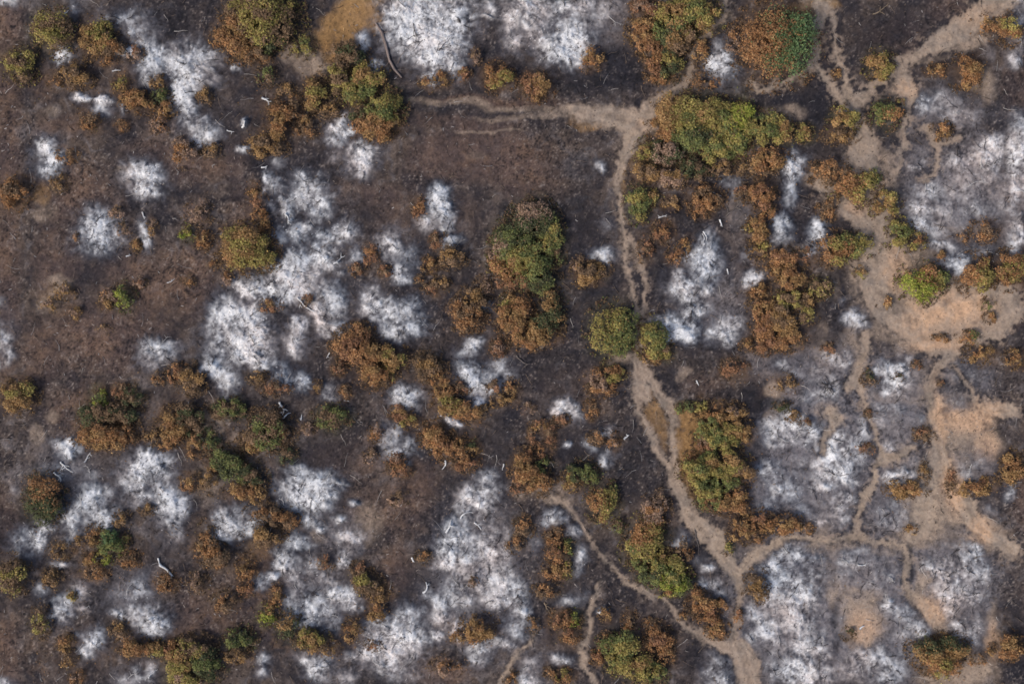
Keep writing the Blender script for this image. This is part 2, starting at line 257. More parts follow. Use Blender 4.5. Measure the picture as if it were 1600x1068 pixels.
# paths: name | "x y w" points (w = full width in pixels)
PATHS = """
main|1076 122 12;1058 140 16;1035 155 20;1012 175 34;996 200 34;982 230 22;973 262 9;966 290 8;970 330 9;976 370 9;978 400 8;981 430 8;988 460 8;996 490 10;998 520 16;996 548 12;997 580 22;999 600 22;1006 622 22
main|996 548 14;1012 585 18;1028 612 18;1049 640 14;1052 670 12;1052 700 10;1055 730 9;1062 760 12;1078 790 14
main|996 600 14;995 626 9;1003 650 8;1013 672 9;1024 695 10;1036 717 13;1048 738 14;1059 760 18;1070 790 20;1082 812 28;1108 836 38;1126 860 28;1142 884 26;1152 900 20;1156 925 11;1154 945 9;1152 960 9;1146 980 9;1145 998 16;1155 1012 34;1166 1035 38;1170 1070 34;1176 1120 30
main|885 172 12;915 178 24;950 182 34;985 188 36;1008 192 34
strand|980 369 7;990 388 9;998 407 8;1005 430 8;1007 445 9;1006 470 9;1003 495 10
strand|966 256 7;961 285 7;966 310 7
upper|1076 122 13;1083 85 12;1092 62 12;1112 42 14;1132 25 10;1134 0 10
east|1152 894 14;1170 876 18;1190 860 17;1206 848 16;1225 841 12;1250 836 8;1280 846 8;1305 846 9;1325 840 12;1338 836 15;1355 842 11;1380 848 9;1412 852 11;1418 870 12;1416 890 12;1412 908 10;1425 930 14;1448 950 20;1464 975 16;1470 985 12
west|862 778 10;885 786 8;900 806 5;912 822 5;923 843 5;938 866 5;950 879 5;966 894 8;980 908 9;998 922 8;1018 928 8;1035 934 8;1048 945 8;1054 960 9;1068 976 10;1092 990 12;1112 1001 16;1140 1010 20
south|934 912 4;933 925 6;925 950 8;921 975 8;914 995 8;911 1015 7;914 1035 8;924 1055 8;934 1080 8
southwest|779 1075 9;783 1058 9;796 1040 8;808 1022 7;822 1006 6;832 994 4
northeast|1570 0 40;1540 20 40;1500 48 40;1472 64 34;1455 72 26;1428 92 10;1405 108 12;1375 128 12;1352 150 14;1338 160 18;1325 166 22
northeast|1416 140 34;1412 128 30;1405 105 18;1400 88 10
north|1325 166 14;1305 142 10;1290 120 10;1278 98 9;1274 70 10;1278 40 14;1284 10 26
north|1328 152 14;1322 125 11;1312 98 9;1306 70 7;1303 45 6;1300 20 8
north|1274 100 8;1256 114 9;1240 122 9;1215 132 9;1195 140 9;1180 144 9;1170 130 8
loop|1420 150 26;1420 170 14;1414 195 8;1410 220 8;1410 245 8;1404 265 7;1392 275 6
loop|1446 200 14;1458 220 10;1466 235 8;1466 250 8;1458 268 7;1444 282 5
loop|1462 225 10;1485 218 8;1500 212 6
clearing|1338 175 22;1345 195 26;1350 215 34;1346 240 40;1352 258 40;1362 290 36;1372 330 40;1368 360 40;1372 385 50;1370 410 56;1368 435 52;1372 462 46;1395 490 50;1425 505 60;1465 492 70;1505 482 76;1560 480 80
clearing|1280 285 30;1298 300 16;1315 320 14;1335 340 20;1358 362 28
clearing|1425 505 50;1445 530 44;1480 542 36;1500 530 26;1560 520 20
trail|1488 550 24;1472 568 14;1460 582 12;1454 600 14;1454 625 12;1458 650 16;1464 690 22;1470 720 28;1482 750 32;1500 780 34;1520 810 30;1545 838 26;1580 860 26
trail|1460 730 30;1448 762 30;1444 795 36;1442 820 40;1428 838 26
sandy|1462 622 10;1468 650 12;1472 690 12;1480 730 12;1494 765 12;1512 800 12;1540 836 12;1570 862 12
sandy|1490 572 5;1502 590 6;1515 612 7;1528 634 8;1550 640 22;1580 640 26
middle|1353 525 14;1352 548 16;1345 568 12;1336 590 20;1322 604 12;1322 608 8
middle|1338 592 16;1346 615 8;1352 636 7;1360 655 7;1368 670 6;1374 690 7;1380 716 18;1370 730 10;1368 752 8;1352 772 12;1347 790 14;1340 815 8;1336 836 10
middle|1296 640 18;1306 655 24;1300 668 16;1288 684 10;1284 706 12;1278 708 6
middle|1380 716 16;1400 714 14;1425 700 8
"""
# bare earth, tan "x y rx ry s"
TAN = """1450 790 46 50 .95;1440 745 20 30 .8;1490 665 44 30 .8;1500 650 60 20 .8;1535 690 30 30 .7;1495 800 40 20 .9;1540 840 30 30 .7;1430 835 40 20 .8;1460 945 34 30 .9;1350 965 40 50 .7;1440 910 14 40 .7;1480 990 24 20 .7;1490 1050 70 26 .8;1340 330 18 20 .7;1368 300 26 50 .8;1348 230 26 40 .8;1385 430 40 50 .9;1430 500 60 50 .9;1500 470 60 40 .95;1340 168 16 8 .5;1410 142 24 14 .7;1440 90 40 8 .5;1500 60 40 20 .7;1530 130 20 20 .5;1300 850 60 10 .7;1180 865 20 14 .7;1410 700 20 8 .8;1290 560 20 30 .3;1340 470 16 60 .5;1280 280 30 16 .6;1330 545 20 30 .4;1275 10 30 20 .5;820 168 70 6 .6;745 162 28 6 .8;700 160 60 6 .5;870 178 50 9 .8;790 182 60 4 .4;760 202 60 3 .4;660 156 30 5 .4;1400 450 60 60 .6;1350 410 30 60 .5;1500 700 30 60 .5;1370 860 50 8 .5;1430 800 30 40 .6;1500 850 50 14 .5;1300 890 20 60 .25;1440 600 30 30 .3;1340 560 14 50 .3;1290 640 20 30 .3;1400 620 60 8 .3;1470 360 60 10 .3;1212 612 16 13 .8;1207 650 12 12 .6;1230 176 34 13 .75;940 180 46 18 .7;1000 185 26 16 .8;900 170 26 9 .5;335 655 22 30 .55;375 690 26 18 .4;330 700 20 14 .4;325 765 26 30 .35;390 720 26 12 .4
1350 940 34 20 .7;1342 975 22 26 .75;1345 1000 22 22 .6;1330 925 22 10 .5;1300 920 10 30 .4;1450 935 20 22 .6;1468 975 20 20 .6;1468 1045 60 30 .6;1520 1040 30 24 .6;1550 1000 14 40 .5;1550 960 10 30 .5;1300 420 14 30 .25;1310 450 8 20 .3;1288 520 10 20 .4
1290 840 20 8 .6;1275 830 20 8 .5;490 105 30 24 .55;455 80 14 20 .45;500 90 26 16 .5;575 820 26 38 .4;495 838 18 12 .5;68 330 22 16 .5;60 310 14 14 .5;100 440 20 14 .5;78 480 22 20 .35;98 458 16 14 .5;140 660 20 14 .3
60 680 12 20 .5;85 652 14 12 .45;1070 580 14 10 .5;1062 590 10 8 .5;945 180 10 8 .3;1110 460 60 30 .08;870 780 20 8 .5;835 770 26 14 .4;1340 700 8 14 .2;975 560 16 8 .5;960 572 14 6 .4;1240 395 14 14 .7;1235 380 8 12 .5
1150 340 18 10 .25;1150 320 10 16 .3;1500 640 50 26 .45;1525 665 30 20 .4;1445 830 40 24 .6;1480 830 20 16 .5;1350 780 10 14 .5;745 240 16 8 .25;160 168 12 10 .2;88 170 14 12 .35;85 75 18 10 .5;100 18 20 10 .35;210 268 24 8 .4;1438 395 34 16 .4;1465 425 30 16 .35;1395 400 26 30 .5;1435 410 30 24 .5;1420 470 50 20 .5;1380 260 18 30 .55;1392 300 16 40 .4;1310 300 30 30 .4;1310 265 30 10 .5;1382 345 30 22 .6;1340 520 20 8 .4;1385 520 30 14 .5;1510 440 30 30 .5;1530 115 16 12 .3;1520 65 18 8 .5;1545 150 14 14 .4;885 760 20 14 .2"""
SAND = """1495 485 70 36 1;1440 500 40 36 .6;1410 430 30 30 .4;1470 640 14 60 .9;1490 760 20 50 .9;1500 650 50 24 .8;1540 640 30 30 .7;1530 830 26 26 .8;1350 980 30 30 .6;1460 950 26 24 .7;1550 1000 14 40 .7;1530 25 50 20 .3;1415 140 22 14 .5;1340 325 20 14 .5;1400 420 22 40 .45;1450 540 40 12 .7;1010 200 20 14 .3;1540 700 24 40 .7;1500 540 30 12 .5"""
STRAW = """565 10 42 24 1;545 38 40 24 1;525 62 34 22 1;525 82 24 16 .8;585 25 16 26 .9;505 55 14 14 .4;1020 625 18 24 .6;1028 660 20 26 .55;1040 690 14 20 .5;1072 700 24 62 .95;1090 680 26 26 .9;1082 760 12 30 .6;1062 660 16 30 .7;930 178 38 12 .6;915 192 26 10 .5;1288 8 30 12 .6;1262 30 16 20 .4;1250 20 22 14 .35;1005 245 14 14 .4;985 240 8 26 .4;968 290 10 26 .35;60 300 16 18 .5;400 860 20 20 .2;1040 115 10 14 .3"""
CHAR = """960 110 70 46 .9;900 130 50 30 .7;1000 120 30 30 .7;1130 162 90 13 .95;1240 150 50 20 .7;1200 110 20 50 .5;470 28 44 34 .9;440 60 20 24 .5;250 30 60 40 .7;330 90 20 60 .6;330 180 30 40 .6;640 150 50 16 .8;760 100 50 34 .8;740 60 20 40 .6;820 110 40 20 .7;600 80 26 60 .75;590 120 20 20 .6;1190 640 26 44 1;1185 700 18 40 .8;1170 620 26 18 .8;930 430 50 60 .7;905 330 36 60 .7;950 340 24 40 .6;930 480 40 40 .7;1090 330 60 50 .75;1040 430 18 60 .8;1020 360 24 30 .6;1080 575 60 26 .5;1040 600 30 30 .6;1000 700 40 50 .65;980 740 30 50 .7;880 580 70 60 .55;780 690 60 50 .65;900 700 50 60 .6;850 420 60 80 .4;540 600 60 40 .7;470 560 40 40 .5;440 495 34 16 .9;440 520 20 20 .8;1100 850 20 50 .85;1120 890 20 30 .7;1310 470 36 60 .8;1270 480 30 40 .6;1310 170 60 30 .5;1290 190 60 20 .8;1370 60 60 50 .65;1300 70 26 60 .6;1420 40 70 40 .45;1170 480 26 60 .4;330 370 34 40 .55;215 320 26 24 .6;200 370 18 30 .7;240 870 50 30 .6;160 940 34 50 .7;165 905 40 26 .5;410 650 40 30 .8;350 600 30 20 .3;270 50 40 40 .6;560 960 14 60 .5;590 920 20 40 .3;400 900 14 16 .4;430 830 50 8 .4;460 880 30 30 .2;700 480 30 40 .5;740 540 60 30 .4;690 560 40 30 .3;1060 840 30 50 .6;940 880 30 60 .5;840 980 50 30 .6;950 1040 30 40 .5;1080 1020 26 40 .75;1060 960 30 20 .4;820 1000 26 30 .4;640 600 60 60 .3;530 690 70 50 .5;480 720 60 12 .4;540 450 30 40 .3;570 440 20 50 .5;600 550 60 30 .5;640 540 14 30 .8;640 440 30 14 .5;550 330 40 30 .5;440 300 60 40 .3;410 255 50 18 .5;520 175 50 30 .3;420 130 40 50 .5;400 200 30 60 .4;60 100 40 50 .4;200 180 60 30 .3;130 110 20 12 .6;190 140 12 12 .3;270 155 12 20 .6;1390 150 22 14 .8;1470 90 50 16 .5;1500 100 30 20 .4;1440 260 40 50 .4;1395 220 30 30 .6;1375 210 12 30 .6;1430 230 12 30 .6;1260 230 60 18 .6;1300 400 30 40 .4;1270 520 24 30 .4;1480 440 18 14 .8;1420 395 20 8 .6;1480 600 20 12 .8;1510 590 20 26 .7;1530 620 16 20 .6;1490 630 20 14 .6;1445 610 10 14 .3;1540 770 24 20 .4;1360 560 20 14 .3;1320 530 50 20 .4;1330 640 30 16 .4;1360 620 20 20 .4;1405 690 30 60 .3;1420 880 6 40 .8;1418 900 6 40 .6;1428 950 12 30 .7;1305 960 10 30 .8;1305 1000 10 30 .7;1400 1060 10 20 .3;1320 600 8 20 .3;1530 770 30 16 .3;1545 840 14 10 .6;1480 720 6 30 .3;1260 840 20 10 .3;1345 740 8 30 .3;1330 780 10 30 .3;660 400 60 30 .35;350 460 40 20 .35;60 60 20 30 .3;100 920 24 24 .4;340 960 50 60 .15;450 1010 30 30 .5;640 900 20 50 .25;950 600 20 14 .5;960 660 16 30 .4;730 420 26 50 .3;900 260 50 24 .5;700 170 100 14 .55;870 200 60 10 .4"""
GREY = """1240 960 130 130 .9;1390 930 110 120 .85;1480 900 80 80 .8;1270 720 130 100 .95;1300 610 60 50 .9;1400 620 60 70 .8;1280 720 130 110 .8;1380 660 80 110 .8;1300 600 80 70 .7;1220 570 60 30 .6;1490 300 90 90 .9;1470 180 70 40 .6;1240 940 100 110 .8;1370 890 80 50 .9;1400 980 60 60 .6;1500 900 60 70 .7;1510 730 50 60 .7;1510 600 50 50 .5;1390 790 60 50 .7;1350 1040 90 40 .8;750 900 90 120 .6;1130 470 50 70 .6;500 930 80 60 .4;470 430 110 90 .3;100 740 70 60 .4;700 60 60 60 .4;900 50 90 50 .5;520 830 50 40 .5;1160 320 40 50 .4;200 920 60 50 .5;610 1010 60 40 .4;1420 250 30 30 .4"""
RUST = """640 600 90 60 .5;720 480 50 50 .5;560 180 80 50 .5;430 180 50 70 .5;380 60 70 60 .4;200 150 90 50 .5;180 650 90 60 .7;300 670 70 60 .6;390 760 60 50 .7;420 830 60 30 .8;320 850 50 50 .6;160 870 70 50 .7;120 1010 60 50 .5;250 1010 80 40 .7;450 1000 60 30 .7;540 1000 50 30 .6;580 930 40 50 .7;400 890 40 60 .7;90 900 40 40 .4;350 950 60 60 .5;850 860 50 60 .5;880 980 50 40 .4;1000 1020 80 50 .4;1210 480 70 100 .6;1180 320 50 60 .5;1050 260 80 40 .6;1040 60 60 70 .6;1110 950 50 40 .5;1190 820 60 30 .6;1140 590 40 20 .6;1220 610 40 40 .5;840 700 40 60 .5;940 610 40 40 .5;700 650 60 60 .5;1300 280 60 30 .4;1290 400 60 40 .4;1130 700 70 80 .4;60 130 30 60 .4;310 350 30 50 .4;70 280 40 30 .4;510 650 40 30 .3;610 690 40 60 .4;1090 100 30 30 .5;690 130 50 16 .5;820 120 60 20 .4;1530 750 40 20 .4;1470 1030 60 30 .4;60 1020 30 50 .5;500 130 50 40 .5;1340 900 40 20 .3;750 985 40 24 .5;700 1045 60 20 .5"""
BROWN = """760 240 110 44 .9;680 250 50 40 .5;830 280 60 40 .6;720 190 90 14 .6;800 160 90 10 .8;700 155 50 6 .8;700 335 50 40 .3;120 300 70 60 .7;240 440 90 60 .7;90 400 40 80 .6;160 530 110 60 .8;300 440 40 60 .7;330 250 60 40 .6;250 250 60 40 .6;560 720 80 50 .35;600 800 70 40 .6;650 760 40 40 .6;620 880 30 40 .6;1400 60 60 36 .5;1480 20 40 20 .5;60 560 30 60 .5;370 700 30 40 .5;330 950 60 60 .6;300 1000 60 40 .5;900 600 60 40 .2;1330 940 40 30 .4;130 640 60 40 .6;420 880 30 60 .5;420 960 30 40 .6;380 350 30 60 .5;100 200 60 20 .6;70 130 20 30 .5;850 1040 60 20 .2;700 1050 50 20 .6;1380 330 60 30 .3;1100 600 40 20 .4;1260 650 20 20 .2;560 300 50 30 .4;620 330 40 50 .4;360 560 6 6 .1;1180 400 30 30 .2;650 1040 40 30 .6;1330 900 40 30 .5;1380 930 20 30 .5"""

